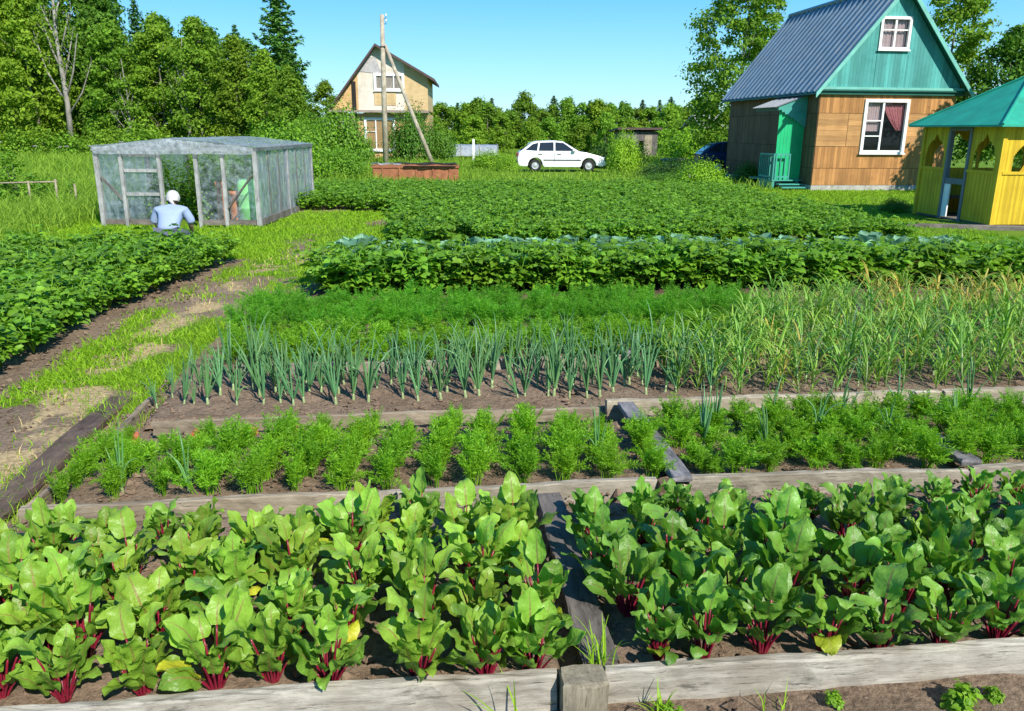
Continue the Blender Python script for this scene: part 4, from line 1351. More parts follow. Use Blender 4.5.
# ------------------------------------------------------------------ gazebo
M['yellow'] = sidingmat('yellow', (.54, .35, .018), (.70, .48, .030), 'Z')
M['gazebo_roof'] = plain('gazebo_roof', (.022, .32, .21), .6, .16, 2.5, .35, dirt=(.03, .24, .16), bump=.25)
M['grey_paint'] = plain('grey_paint', (.13, .15, .175), .5, .12, 4)
GZ = empty('gazebo', (10.06, 17.0, 0), R(5))
tag(GZ, 'yellow wooden gazebo with ornate pointed openings and a green pyramid roof', 'gazebo')
GS, GH = 2.75, 2.06
def gz_wall(openings, door=None):
    """a boarded wall along x from 0 to GS, openings = [(centre, half width)], drawn in the x-z plane"""
    mb = MB(); bw = .10
    def top(x):                                                  # ornate stepped arch: lower edge of the head panel
        z = None
        for c, hw in openings:
            d = abs(x - c) / hw
            if d < 1: z = 1.90 - (.16 * d / .3 if d < .3 else .16 + .30 * ((d - .3) / .7) ** 2.2)
        return z
    xs = np.arange(0, GS - .001, .025)
    for x in xs:
        xb = min(x + .025, GS); xm = (x + xb) / 2
        j = .0015 * (int(x / bw) % 2)
        if door and door[0] < xm < door[1]:
            mb.box(x, xb, -.022 - j, 0, 2.0, GH); continue
        z = top(xm)
        if z is None or z < 1.14:
            mb.box(x, xb, -.022 - j, 0, .05, GH)
        else:
            mb.box(x, xb, -.022 - j, 0, .05, 1.10); mb.box(x, xb, -.022 - j, 0, z, GH)
    return mb
def turn(mb, f):
    o = MB(); o.F, o.M, o.U, o.n = mb.F, mb.M, mb.U, mb.n
    o.V = [np.array([f(*p_) for p_ in V]) for V in mb.V]
    return o
front = gz_wall([(.80, .55), (1.98, .55)])
left = gz_wall([(.52, .36), (2.28, .36)], (1.02, 1.78))
front.build('front_panel', M['yellow'], GZ)
turn(left, lambda x, y, z: (y, x, z)).build('side_panel', M['yellow'], GZ)
turn(gz_wall([(.80, .55), (1.98, .55)]), lambda x, y, z: (x, GS - y, z)).build('back_panel', M['yellow'], GZ)
turn(gz_wall([(.80, .55), (1.98, .55)]), lambda x, y, z: (GS - y, x, z)).build('side_panel', M['yellow'], GZ)
cp_ = MB()
for (x, y) in ((-.01, -.01), (GS + .01, -.01), (-.01, GS + .01), (GS + .01, GS + .01)):
    q = MB(); q.box(x - .045, x + .045, y - .045, y + .045, 0, GH + .01); q.build('corner_post', M['yellow'], GZ)
rl = MB(); rl.box(.05, GS - .05, -.05, -.024, 1.08, 1.14); rl.build('rail', M['yellow'], GZ)
for (a_, b_) in ((.05, 1.0), (1.80, GS - .05)):
    rl = MB(); rl.box(-.05, -.024, a_, b_, 1.08, 1.14); rl.build('rail', M['yellow'], GZ)
df = MB(); df.box(-.05, .05, .99, 1.07, .0, 2.02); df.box(-.05, .05, 1.73, 1.81, .0, 2.02); df.box(-.05, .05, 1.07, 1.73, 1.95, 2.02); df.box(-.04, .02, 1.07, 1.73, .80, .92); df.build('door_frame', M['grey_paint'], GZ)
dl = MB(); dl.box(-.03, .0, 1.53, 1.735, .06, .79); dl.build('half_door', M['white'], GZ)
fl = MB(); fl.box(0, GS, 0, GS, .0, .045); fl.build('deck', M['board_dark'], GZ)
bn = MB(); bn.box(.3, GS - .3, GS - .55, GS - .15, .42, .46); bn.box(.35, .42, GS - .5, GS - .2, .05, .42); bn.box(GS - .42, GS - .35, GS - .5, GS - .2, .05, .42); bn.build('bench', M['board_dark'], GZ)
er_ = .30; c = GS / 2; ap = Vector((c, c, 3.14))
e = [Vector((-er_, -er_, 2.07)), Vector((GS + er_, -er_, 2.07)), Vector((GS + er_, GS + er_, 2.07)), Vector((-er_, GS + er_, 2.07))]
rm = MB()
rm.add([tuple(v) for v in e] + [tuple(v - Vector((0, 0, .04))) for v in e] + [tuple(ap), tuple(ap - Vector((0, 0, .05)))],
       [(0, 1, 8), (1, 2, 8), (2, 3, 8), (3, 0, 8), (5, 4, 9), (6, 5, 9), (7, 6, 9), (4, 7, 9)] + [(i, 4 + i, 4 + (i + 1) % 4, (i + 1) % 4) for i in range(4)])
grf = rm.build('roof', M['gazebo_roof'], GZ)
hp = MB()
for v in e: hp.tube([tuple(v + Vector((0, 0, .01))), tuple(ap + Vector((0, 0, .02)))], .03, 6)
hp.build('hip_cap', M['gazebo_roof'], grf)
ts = MB(); ts.box(.7, 2.0, .8, 1.6, .70, .74); ts.box(.8, .87, .9, 1.5, .05, .70); ts.box(1.83, 1.9, .9, 1.5, .05, .70); ts.build('table', M['board_dark'], GZ)
kb = MB(); kb.box(0, 4.6, -.09, .09, -.1, .07)
o = kb.build('kerb_beam', M['board_dark'], None, False, (8.1, 16.95, 0), R(-9), .01)
tag(o, 'low grey kerb beam in the grass before the yellow gazebo', 'kerb')

# ------------------------------------------------------------------ far two-storey house with the broken roof
M['far_orange'] = sidingmat('far_orange', (.52, .31, .13), (.68, .46, .22), 'X')
M['far_tan'] = sidingmat('far_tan', (.52, .36, .17), (.66, .49, .26), 'X')
M['far_pale'] = sidingmat('far_pale', (.60, .52, .42), (.76, .69, .58), 'Z')
M['brown_roof'] = plain('brown_roof', (.085, .055, .05), .7, .2, 3)
M['ledge'] = plain('ledge', (.30, .24, .20), .8, .2, 3)
FH = empty('village_house', (-11.1, 52.6, 0), R(3))
tag(FH, 'unfinished two-storey orange timber house with dark roof behind the utility pole', 'house')
lo = MB(); lo.box(.05, 5.7, 0, 7, -.2, 2.85); lo.build('lower_wall', M['far_orange'], FH)
# facade: apex above the middle, low eave on the left, high eave on the right
apx, apz = 2.55, 6.95
lz, rz_ = 2.95, 5.15
def fz(x): return apz - (apx - x) * (apz - lz) / (apx + .55) if x < apx else apz - (x - apx) * (apz - rz_) / (5.75 - apx)
def strip(mb, a, b, z0, m, y0=-.02):
    pts = [(a, y0, z0), (b, y0, z0), (b, y0, fz(b) - .12)] + ([(apx, y0, fz(apx) - .12)] if a < apx < b else []) + [(a, y0, fz(a) - .12)]
    mb.prism(pts, (0, 7, 0), m)
up = MB()
strip(up, .02, 1.35, 3.05, 0); strip(up, 1.352, 4.25, 3.05, 1); strip(up, 4.252, 5.7, 3.05, 2)
up.prism([(-.45, -.02, 3.05), (.018, -.02, 3.05), (.018, -.02, fz(.018) - .12)], (0, 7, 0), 0)
up.build('upper_wall', [M['far_orange'], M['far_pale'], M['far_tan']], FH)
pt_ = MB()
for i in range(9):                                              # diagonal and patched boards
    pass
pt_.box(2.35, 3.7, -.05, -.022, 3.35, 4.15); pt_.build('board_patch', M['far_tan'], FH)
pt_ = MB(); pt_.prism([(1.45, -.05, 5.35), (2.9, -.05, 5.2), (2.5, -.05, 6.2), (2.2, -.05, 6.2)], (0, .028, 0)); pt_.build('sheet_patch', plain('sheet_patch', (.42, .40, .40), .8, .2, 5), FH)
lg = MB(); lg.box(-.55, 5.75, -.55, -.03, 2.90, 3.03); lg.build('pent_ledge', M['ledge'], FH)
fr_ = MB()
for (xa, xb, ez_) in ((-.62, apx, fz(-.55) - .05), (6.15, apx, fz(6.15))):
    a, b = Vector((xa, -.55, ez_)), Vector((apx, -.55, apz))
    fr_.prism([a, b, b + Vector((0, 0, -.16)), a + Vector((0, 0, -.16))], (0, 8, 0))
fr_.build('roof', M['brown_roof'], FH)
window(FH, 2.35, 4.25, 3.95 + .25, 5.25, -.05, [.36, .68], [], .16, None, [(.36, .68, 0, 1, 0, 'curtain')])
window(FH, 1.65, 3.6, .55, 2.6, -.03, [.35, .66], [(0, .35, .6)], .15, None, [(.02, .34, .2, 1, 0, 'curtain_pale')])
window(FH, .25, .75, .9, 2.4, -.03, [], [], .10)
sp_ = MB(); sp_.box(.98, 1.22, -.10, -.055, 1.0, 4.75); sp_.build('stove_pipe', M['dark'], FH)
ld = empty('ladder', (-9.75, 51.9, 0), R(3)); tag(ld, 'grey ladder leaning against the orange far house', 'ladder')
for dx in (0, .42):
    q = MB(); q.bar((dx, 0, 0), (dx - .75, .45, 2.85), .06, .06); q.build('rail', M['post'], ld)
q = MB()
for i in range(8):
    t = (i + .7) / 8.4; q.bar((-.75 * t, .45 * t, 2.85 * t), (.42 - .75 * t, .45 * t, 2.85 * t), .04, .04)
q.build('rungs', M['post'], ld)

# ------------------------------------------------------------------ utility pole with its brace
UP = empty('utility_pole', (-6.85, 44.2, 0)); tag(UP, 'tall bare timber utility pole with a leaning brace, before the far house', 'pole')
MB().tube([(0, 0, -.3), (.02, 0, 3.5), (.06, 0, 7.55)], [.155, .135, .105], 12).build('post', M['pole'], UP, True)
MB().tube([(2.65, -.1, -.2), (1.4, -.05, 2.9), (.17, -.02, 6.1)], [.125, .11, .085], 10).build('brace', M['pole'], UP, True)
q = MB(); q.bar((.05, -.13, 6.0), (.05, .13, 6.0), .3, .05); q.build('tie_band', M['dark'], UP)
q = MB()
for z in (7.1, 7.35): q.tube([(.06, 0, z), (.26, -.05, z), (.27, -.05, z + .12)], .015, 6)
q.build('hook', M['dark'], UP)
q = MB()
for z in (7.1, 7.35): q.lathe([(.01, 0), (.035, .02), (.035, .06), (.05, .08), (.03, .13), (.005, .14)], 10, (.27, -.05, z + .1))
q.build('insulator', M['white'], UP)

# ------------------------------------------------------------------ rusty tank with scraps on it
M['rust'] = plain('rust', (.33, .13, .065), .85, .3, 4, .25, dirt=(.17, .065, .035), bump=.4)
RT = empty('rusty_tank', (-5.45, 31.75, 0), R(5)); tag(RT, 'low rusty red-brown iron tank standing in the potato field edge', 'tank')
q = MB(); q.box(0, 3.32, 0, 1.3, -.05, .50); q.build('body', M['rust'], RT, False, bevel=.02)
q = MB(); q.box(-.04, 3.36, -.04, .03, .46, .53); q.box(-.04, 3.36, 1.27, 1.34, .46, .53); q.box(-.04, .03, .032, 1.268, .46, .53); q.box(3.29, 3.36, .032, 1.268, .46, .53); q.build('rim', M['rust'], RT)
q = MB()
for i in range(5): q.box(.35 + i * .65, .41 + i * .65, -.035, -.001, .0, .455)
q.build('rib', M['rust'], RT)
for i, (lab, a, b, w, z, m_) in enumerate([('long dark tarry board lying across the rusty tank', (-4.2, 31.8), (-2.2, 32.0), .34, .56, 'dark'), ('second dark board, lying farther back on the rusty tank', (-4.7, 32.3), (-2.3, 32.55), .3, .565, 'dark'),
                                   ('pale grey board lying on the left end of the rusty tank', (-5.5, 31.8), (-4.35, 31.95), .3, .565, 'canopy_metal')]):
    A, B = Vector((*a, z)), Vector((*b, z + .02)); q = MB(); L = (B - A).length
    V, F = [], []
    for k in range(11):
        x = L * k / 10
        for (yy, zz) in ((-w / 2, 0), (w / 2, 0), (w / 2, .05), (-w / 2, .05)): V.append((x, yy + rnd.uniform(-.02, .02), zz + .02 * math.sin(k * 1.3) + .02))
    F = [(k * 4 + j, k * 4 + (j + 1) % 4, k * 4 + 4 + (j + 1) % 4, k * 4 + 4 + j) for k in range(10) for j in range(4)] + [(3, 2, 1, 0), (40, 41, 42, 43)]
    o = q.add(V, F).build('scrap_board', M[m_], None, False, A, math.atan2(B.y - A.y, B.x - A.x)); tag(o, lab, 'board', 'scrap boards on the rusty tank')

# ------------------------------------------------------------------ cars
M['car_white'] = plain('car_white', (.82, .83, .84), .25, .03, 2, .5)
M['car_blue'] = plain('car_blue', (.012, .035, .10), .2, .1, 2, .6)
M['car_glass'] = plain('car_glass', (.02, .025, .03), .06, .1, 2, .8)
M['tyre'] = plain('tyre', (.02, .02, .021), .85, .2, 9)
M['rim'] = plain('rim', (.55, .56, .58), .35, .1, 6, .5, .5)
M['lamp'] = plain('lamp', (.75, .77, .78), .1, .05, 4, .7)
M['red_lamp'] = plain('red_lamp', (.45, .02, .02), .2, .1, 4, .6)
M['trim'] = plain('trim', (.035, .036, .04), .6, .15, 5)
def make_car(label, paint):
    """five-door hatchback, nose towards +x, its length 4.15 m"""
    t = empty('parked_car'); tag(t, label, 'car')
    hw = .81
    low = [(-2.06, .34), (-2.08, .58), (-2.02, .86), (-1.97, .93), (.82, .93), (1.15, .90), (1.72, .76), (1.98, .66), (2.07, .52), (2.06, .32), (1.96, .24)]
    def arch(cx, r): return [(cx + r * math.cos(a), .30 + r * math.sin(a)) for a in np.linspace(0, math.pi, 11)]
    low += arch(1.30, .35) + [(.9, .22), (-.8, .22)] + arch(-1.24, .35) + [(-1.62, .24), (-1.98, .26)]
    # side profile swept over the width with a slight barrel, so the flanks are rounded
    V, F = [], []
    st = [(-hw + .06, .93, .03), (-hw, 1, 0), (-hw + .0, 1, 0), (0, 1, 0), (hw, 1, 0), (hw - .06, .93, .03)]
    ys = [(-hw + .07, .965), (-hw, 1.0), (hw, 1.0), (hw - .07, .965)]
    n = len(low)
    cz = .55
    for y, k in [(-hw + .05, .97), (-hw, 1), (hw, 1), (hw - .05, .97)]:
        V += [(x * (.985 if k < 1 else 1), y, cz + (z - cz) * k) for x, z in low]
    b = MB()
    F = [(i, (i + 1) % n, n + (i + 1) % n, n + i) for i in range(n)]
    F = [tuple(q for q in f) for f in F]
    F2 = [(k * n + i, k * n + (i + 1) % n, (k + 1) * n + (i + 1) % n, (k + 1) * n + i) for k in (1,) for i in range(n)]
    b.add(V[n:3 * n], [(i, (i + 1) % n, n + (i + 1) % n, n + i) for i in range(n)] + [tuple(range(n - 1, -1, -1)), tuple(range(n, 2 * n))])
    # cabin
    cab = [(-1.97, .925), (-1.42, 1.33), (-1.15, 1.40), (-.35, 1.43), (.05, 1.40), (.86, .925)]
    m = len(cab)
    def cabw(z): return .80 - (z - .925) / .5 * .19
    CV = [(x, -cabw(z), z) for x, z in cab] + [(x, cabw(z), z) for x, z in cab]
    b.add(CV, [(i, (i + 1) % m, m + (i + 1) % m, m + i) for i in range(m)] + [tuple(range(m - 1, -1, -1)), tuple(range(m, 2 * m))])
    b.build('body', paint, t, False, bevel=.035)
    def sideglass(pts, nm):
        for s_ in (-1, 1):
            q = MB(); q.prism([(x, s_ * (cabw(z) + .004), z) for x, z in pts], (0, s_ * .008, 0)); q.build(nm, M['car_glass'], t)
    sideglass([(-.30, .97), (.62, .97), (.08, 1.33), (-.30, 1.36)], 'side_window')
    sideglass([(-1.08, .97), (-.38, .97), (-.38, 1.36), (-1.02, 1.34)], 'side_window')
    sideglass([(-1.72, 1.0), (-1.16, .97), (-1.10, 1.335), (-1.36, 1.27)], 'side_window')
    q = MB(); q.prism([(.80, -.66, .975), (.80, .66, .975), (.10, .54, 1.385), (.10, -.54, 1.385)], (.012, 0, .012)); q.build('windscreen', M['car_glass'], t)
    q = MB(); q.prism([(-1.90, -.64, .985), (-1.90, .64, .985), (-1.45, .54, 1.315), (-1.45, -.54, 1.315)], (-.012, 0, .012)); q.build('rear_window', M['car_glass'], t)
    for cx in (1.30, -1.24):
        for s_ in (-1, 1):
            w = empty('wheel'); w.parent = t; w.location = (cx, s_ * .70, .29)
            q = MB(); q.lathe([(.17, -.085), (.26, -.09), (.29, -.06), (.29, .06), (.26, .09), (.17, .085)], 28, cap=False); o = q.build('tyre', M['tyre'], w, True); o.rotation_euler = (math.pi / 2, 0, 0)
            q = MB(); q.lathe([(.01, -.075), (.05, -.085), (.08, -.06), (.155, -.07), (.185, -.08), (.185, .08), (.155, .07), (.08, .06), (.05, .085), (.01, .075)], 24); o = q.build('rim', M['rim'], w, True); o.rotation_euler = (math.pi / 2, 0, 0)
    for s_ in (-1, 1):
        q = MB(); q.box(1.93, 2.05, s_ * .58 - .15, s_ * .58 + .15, .58, .70); q.build('headlight', M['lamp'], t, bevel=.02)
        q = MB(); q.box(-2.085, -2.0, s_ * .65 - .11, s_ * .65 + .11, .62, .84); q.build('tail_light', M['red_lamp'], t, bevel=.02)
        q = MB(); q.box(.50, .66, s_ * .90 - .08, s_ * .90 + .08, .95, 1.06); q.build('wing_mirror', paint, t, bevel=.03)
        for x in (-.12, -1.0):
            q = MB(); q.box(x - .09, x + .09, s_ * (hw + .012) - .012, s_ * (hw + .012) + .012, .80, .83); q.build('door_handle', M['trim'], t)
    q = MB(); q.box(1.88, 2.12, -.78, .78, .30, .46); q.build('front_bumper', paint, t, bevel=.03)
    q = MB(); q.box(-2.13, -1.92, -.78, .78, .32, .50); q.build('rear_bumper', M['trim'], t, bevel=.03)
    for s_ in (-1, 1):
        for x in (-1.12, -.34, .78):
            q = MB(); q.box(x - .007, x + .007, s_ * (hw + .003) - .004, s_ * (hw + .003) + .004, .36, .90); q.build('door_seam', M['trim'], t)
    q = MB()
    for s_ in (-1, 1): q.box(-.86, .92, s_ * (hw + .006) - .008, s_ * (hw + .006) + .008, .52, .57)
    q.build('side_moulding', M['trim'], t)
    return t
car = make_car('white hatchback parked beyond the potato field', M['car_white'])
car.location = (2.25, 39.7, .0); car.rotation_euler = (0, 0, R(2))
car2 = make_car('dark blue car half hidden behind the teal-gabled house', M['car_blue'])
car2.location = (10.45, 37.6, .05); car2.rotation_euler = (0, 0, R(-3)); 

# ------------------------------------------------------------------ far sheds and fences
M['grey_plank'] = woodmat('grey_plank', (.10, .085, .08), (.25, .225, .21), 'Z', island=True)
SH = empty('old_shed', (7.75, 60, .0), R(4)); tag(SH, 'small grey plank shed with dark flat roof at the far field edge', 'shed')
q = MB()
for i in range(16):
    x = i * .17
    for (a, b) in (((.0, 1.85),) if not 8 <= i <= 9 else ((.0, .55), (1.2, 1.85))): q.box(x, x + .163, 0, .03 + rnd.uniform(0, .01), a, b)
q.build('front_wall', M['grey_plank'], SH)
q = MB(); q.box(0, .04, .04, 2.6, 0, 1.85); q.box(2.68, 2.72, .04, 2.6, 0, 1.85); q.box(.04, 2.68, 2.56, 2.6, 0, 1.8); q.build('side_wall', M['grey_plank'], SH)
q = MB(); q.prism([(-.3, -.35, 1.98), (2.95, -.35, 1.98), (2.95, 3.0, 1.80), (-.3, 3.0, 1.80)], (0, 0, .15)); q.build('roof', M['brown_roof'], SH)
q = MB(); q.box(1.75, 2.3, -.03, -.002, .0, 1.6); q.build('door', M['post'], SH)
S2 = empty('low_barn', (13.3, 58, 0), R(4)); tag(S2, 'low dark barn with pale roof edge, seen left of the teal house', 'barn')
q = MB(); q.box(0, 6, 0, 4, 0, 2.05); q.build('wall', M['brown_roof'], S2)
q = MB(); q.prism([(-.4, -.5, 2.1), (6.4, -.5, 2.1), (6.4, 2, 2.9), (-.4, 2, 2.9)], (0, 0, .14)); q.prism([(-.4, 4.5, 2.1), (6.4, 4.5, 2.1), (6.4, 2.002, 2.9), (-.4, 2.002, 2.9)], (0, 0, .14)); q.build('roof', M['concrete'], S2)
M['film_old'] = plain('film_old', (.27, .31, .35), .4, .3, 3, .4, dirt=(.14, .17, .20))
S3 = empty('film_tunnel', (-4.6, 53.6, 0), R(4)); tag(S3, 'low pale film covered plant shelter beyond the rusty tank', 'plant shelter')
q = MB(); V, F = [], []
for i in range(13):
    for k in range(7):
        a = math.pi * k / 6
        V.append((i * .3, 1.0 - math.cos(a) * 1.0, min(.95, .25 + .85 * math.sin(a) ** .6) + rnd.uniform(-.02, .02)))
F = [(i * 7 + k, i * 7 + k + 1, i * 7 + k + 8, i * 7 + k + 7) for i in range(12) for k in range(6)] + [tuple(range(6, -1, -1)), tuple(84 + k for k in range(7))]
q.add(V, F); q.build('film', M['film_old'], S3, True)
q = MB()
for i in (0, 4, 8, 12): q.tube([(i * .3, 1.0 - math.cos(math.pi * k / 6) * 1.03, min(.98, .27 + .87 * math.sin(math.pi * k / 6) ** .6)) for k in range(7)], .025, 5)
q.build('hoops', M['frame_wood'], S3)
q = MB(); q.box(-.07, .07, -.07, .07, -.1, 1.36)
o = q.build('white_post', M['white'], None, False, (-2.42, 50, 0), .1, .015); tag(o, 'thick white post standing before the pale plant shelter', 'post')
q = MB(); V = rng.normal(0, 1, (60, 3)); 
def rock(name, label, loc, r_, m_):
    bm_v = []; n1, n2 = 9, 12
    for i in range(n1):
        th = math.pi * i / (n1 - 1)
        for j in range(n2):
            ph = 2 * math.pi * j / n2
            k = r_ * (1 + .22 * math.sin(3 * ph + th * 2 + r_ * 40) * math.sin(th) + .12 * math.sin(5 * th + ph))
            bm_v.append((k * 1.25 * math.sin(th) * math.cos(ph), k * math.sin(th) * math.sin(ph), k * .8 * math.cos(th) + r_ * .5))
    f = [(i * n2 + j, i * n2 + (j + 1) % n2, (i + 1) * n2 + (j + 1) % n2, (i + 1) * n2 + j) for i in range(n1 - 1) for j in range(n2)]
    o = MB().add(bm_v, f).build(name, m_, None, True, loc); tag(o, label, 'stone')
M['pale_stone'] = plain('pale_stone', (.62, .60, .50), .9, .2, 4, .2, bump=.4)
rock('pale_stone', 'pale rounded stone in the shade left of the teal house', (6.6, 30.2, .15), .19, M['pale_stone'])
q = MB(); q.tube([(0, 0, .12), (1.6, .1, .16), (3.4, -.05, .13), (5.2, .1, .12)], [.13, .12, .11, .09], 9)
o = q.build('felled_log', M['bark_pale'], None, True, (9.0, 50.2, .05), R(5)); tag(o, 'pale felled log lying before the rounded green hedge', 'log')

# ------------------------------------------------------------------ film greenhouse
M['film'] = filmmat('film', .76, (.60, .70, .80), (3, 3, 3))
M['film_side'] = filmmat('film_side', .34, (.58, .66, .72), (9, 9, 1.2))
M['film_roof'] = filmmat('film_roof', .30, (.62, .67, .71), (5, 5, 5))
M['film_back'] = filmmat('film_back', .85, (.5, .6, .65), (3, 3, 3))
GR = empty('greenhouse', (-8.22, 16.2, 0), R(.5)); tag(GR, 'low greenhouse of bleached posts and wrinkled translucent film by the path', 'greenhouse')
gw_, gd_, ge_, gp_ = 3.12, 4.6, 1.50, 1.66
def gtop(x): return ge_ + (gp_ - ge_) * (1 - abs(x - gw_ / 2) / (gw_ / 2)) ** .9
posts = [0.0, .48, 1.23, 1.95, 2.48, gw_]
for i, x in enumerate(posts):
    w = .032 if 0 < i < 5 else .042
    q = MB(); q.box(x - w, x + w, -.04, .04, -.1, ge_ - .045); q.build('post', M['frame_wood'], GR)
for (x, y) in ((0, gd_ * .5), (gw_, gd_ * .5), (0, gd_), (gw_, gd_), (1.5, gd_)):
    q = MB(); q.box(x - .045, x + .045, y - .04, y + .04, -.1, ge_ - .045); q.build('post', M['frame_wood'], GR)
q = MB(); q.box(-.06, gw_ + .06, -.045, .045, ge_ - .04, ge_ + .03); q.box(-.06, gw_ + .06, gd_ - .045, gd_ + .045, ge_ - .04, ge_ + .03)
q.box(-.05, .05, .05, gd_ - .05, ge_ - .04, ge_ + .03); q.box(gw_ - .05, gw_ + .05, .05, gd_ - .05, ge_ - .04, ge_ + .03)
q.build('top_beam', M['frame_wood'], GR)
q = MB(); q.box(.06, 1.17, -.035, .035, .02, .12); q.box(2.02, gw_ - .06, -.035, .035, .02, .12); q.box(gw_ - .04, gw_ + .04, .05, gd_ - .05, .0, .14); q.build('base_beam', M['board_dark'], GR)
for z in (.62, 1.08, 1.37):
    q = MB(); q.box(.53, 1.18, -.03, .03, z - .03, z + .03); q.build('door_rail', M['frame_wood'], GR)
q = MB(); q.bar((.06, -.01, .95), (.46, -.01, .48), .05, .03); q.bar((2.52, -.01, .35), (gw_ - .08, -.01, 1.0), .06, .03); q.build('diagonal_brace', M['grey_plank'], GR)
def film_sheet(pts_grid, nm, m_, th=.004):
    """pts_grid[i][j] -> point; a crumpled sheet"""
    a, b_ = len(pts_grid), len(pts_grid[0])
    V = [(p_[0] + rnd.gauss(0, .006), p_[1] + rnd.gauss(0, .012), p_[2] + rnd.gauss(0, .006)) for r_ in pts_grid for p_ in r_]
    F = [(i * b_ + j, i * b_ + j + 1, (i + 1) * b_ + j + 1, (i + 1) * b_ + j) for i in range(a - 1) for j in range(b_ - 1)]
    return MB().add(V, F).build(nm, M[m_], GR, True)
def front_sheet(xa, xb): 
    return film_sheet([[(xa + (xb - xa) * i / 8, .008, .05 + (ge_ - .1) * j / 14) for j in range(15)] for i in range(9)], 'front_film', 'film')
front_sheet(.06, .43); front_sheet(.53, 1.18); front_sheet(2.0, 2.43); front_sheet(2.53, gw_ - .06)
for x in (0.0, gw_):
    film_sheet([[(x + (.02 if x else -.02) + .012 * math.sin(i * 1.7), .02 + (gd_ - .04) * i / 46, .03 + (ge_ - .05) * j / 10) for j in range(11)] for i in range(47)], 'side_film', 'film_side')
film_sheet([[(gw_ * i / 16, gd_ - .01, .05 + (ge_ - .1) * j / 8) for j in range(9)] for i in range(17)], 'back_film', 'film_back')
film_sheet([[(-.12 + (gw_ + .24) * i / 24, -.12 + (gd_ + .24) * j / 24, gtop(min(gw_, max(0, -.12 + (gw_ + .24) * i / 24))) + .045) for j in range(25)] for i in range(25)], 'roof_film', 'film_roof')
film_sheet([[(gw_ * i / 20, -.115, ge_ - .10 + (gtop(gw_ * i / 20) - ge_ + .135) * j / 3) for j in range(4)] for i in range(21)], 'fascia_film', 'film_roof')
for y in np.arange(.76, gd_ - .1, .76):
    q = MB(); q.box(gw_ + .024, gw_ + .04, y, y + .022, .05, ge_ - .05); q.build('side_batten', M['grey_plank'], GR)
M['barrel'] = plain('barrel', (.26, .74, .22), .4, .08, 3)
M['terracotta'] = plain('terracotta', (.50, .20, .09), .85, .25, 6)
q = MB(); q.lathe([(.20, 0), (.235, .03), (.24, .27), (.252, .29), (.24, .31), (.24, .55), (.252, .57), (.24, .59), (.235, .84), (.21, .87), (.19, .855), (.02, .85)], 28)
o = q.build('green_barrel', M['barrel'], None, True, (-5.45, 16.85, .02)); tag(o, 'light green plastic barrel inside the greenhouse by its right post', 'barrel')
for i, (x, y, h, lab) in enumerate([(-6.02, 16.75, .82, 'taller orange clay pipe behind the greenhouse film'), (-5.82, 16.95, .62, 'shorter orange clay pipe beside the green barrel')]):
    q = MB(); q.lathe([(.09, 0), (.10, .05), (.085, h * .5), (.085, h * .86), (.105, h * .88), (.105, h), (.08, h), (.078, h * .8)], 16)
    o = q.build('clay_pipe', M['terracotta'], None, True, (x, y, .02)); tag(o, lab, 'pipe', 'clay pipes in the greenhouse')
tom = Kind([bush(700 + i, .36, 1.25, 700, .085, M['potato_leaf'], 'tomato_plant', 'tomato plant') for i in range(3)])
for k, (x, y) in enumerate([(-6.55, 17.3), (-6.95, 17.6), (-6.3, 17.9), (-7.4, 17.2), (-6.75, 18.4), (-7.6, 18.1), (-5.9, 18.6), (-7.2, 19.2), (-6.3, 19.6), (-6.0, 17.6), (-7.0, 18.2), (-6.6, 19.0), (-5.6, 19.3), (-7.7, 19.4), (-5.7, 17.9)]):
    tom.place((x, y, 0), rnd.uniform(0, 6), rnd.uniform(.9, 1.15), f'staked tomato plant inside the greenhouse, {ORD[k]} back from its open door', 'tomato plants in the greenhouse', tintr(.8, 1.2, .08))
tom.cleanup()

# ------------------------------------------------------------------ person bending over the potatoes
M['skin'] = plain('skin', (.50, .29, .20), .55, .08, 8)
M['shirt'] = plain('shirt', (.30, .38, .55), .8, .06, 9, .2, bump=.25, bscale=14)
M['scarf'] = plain('scarf', (.50, .49, .46), .8, .06, 14, .2, bump=.3, bscale=18)
M['trousers'] = plain('trousers', (.10, .11, .15), .85, .12, 8)
M['hair'] = plain('hair', (.05, .035, .025), .7, .2, 20)
def skinned(name, verts, edges, mat_, parent, sub=2, root=0):
    me = bpy.data.meshes.new(name)
    me.from_pydata([v[:3] for v in verts], edges, [])
    o = bpy.data.objects.new(name, me); COL.objects.link(o)
    sk = o.modifiers.new('skin', 'SKIN'); sk.use_smooth_shade = True
    for i, v in enumerate(verts):
        d = me.skin_vertices[0].data[i]
        r_ = v[3] if len(v) > 3 else .05
        d.radius = r_ if isinstance(r_, tuple) else (r_, r_)
        d.use_root = i == root
    sb = o.modifiers.new('sub', 'SUBSURF'); sb.levels = sub; sb.render_levels = sub
    dg = bpy.context.evaluated_depsgraph_get()
    me2 = bpy.data.meshes.new_from_object(o.evaluated_get(dg))
    bpy.data.objects.remove(o)
    me2.materials.clear(); me2.materials.append(mat_)
    for p_ in me2.polygons: p_.use_smooth = True
    o = bpy.data.objects.new(name, me2); COL.objects.link(o); o.parent = parent
    return o
PS = empty('person', (-5.38, 12.55, -.03), R(8)); PS.rotation_euler = (-.26, 0, R(8)); PS.scale = (.95, .95, .90); tag(PS, 'person in pale blue shirt and white headscarf squatting behind the left potatoes', 'person')
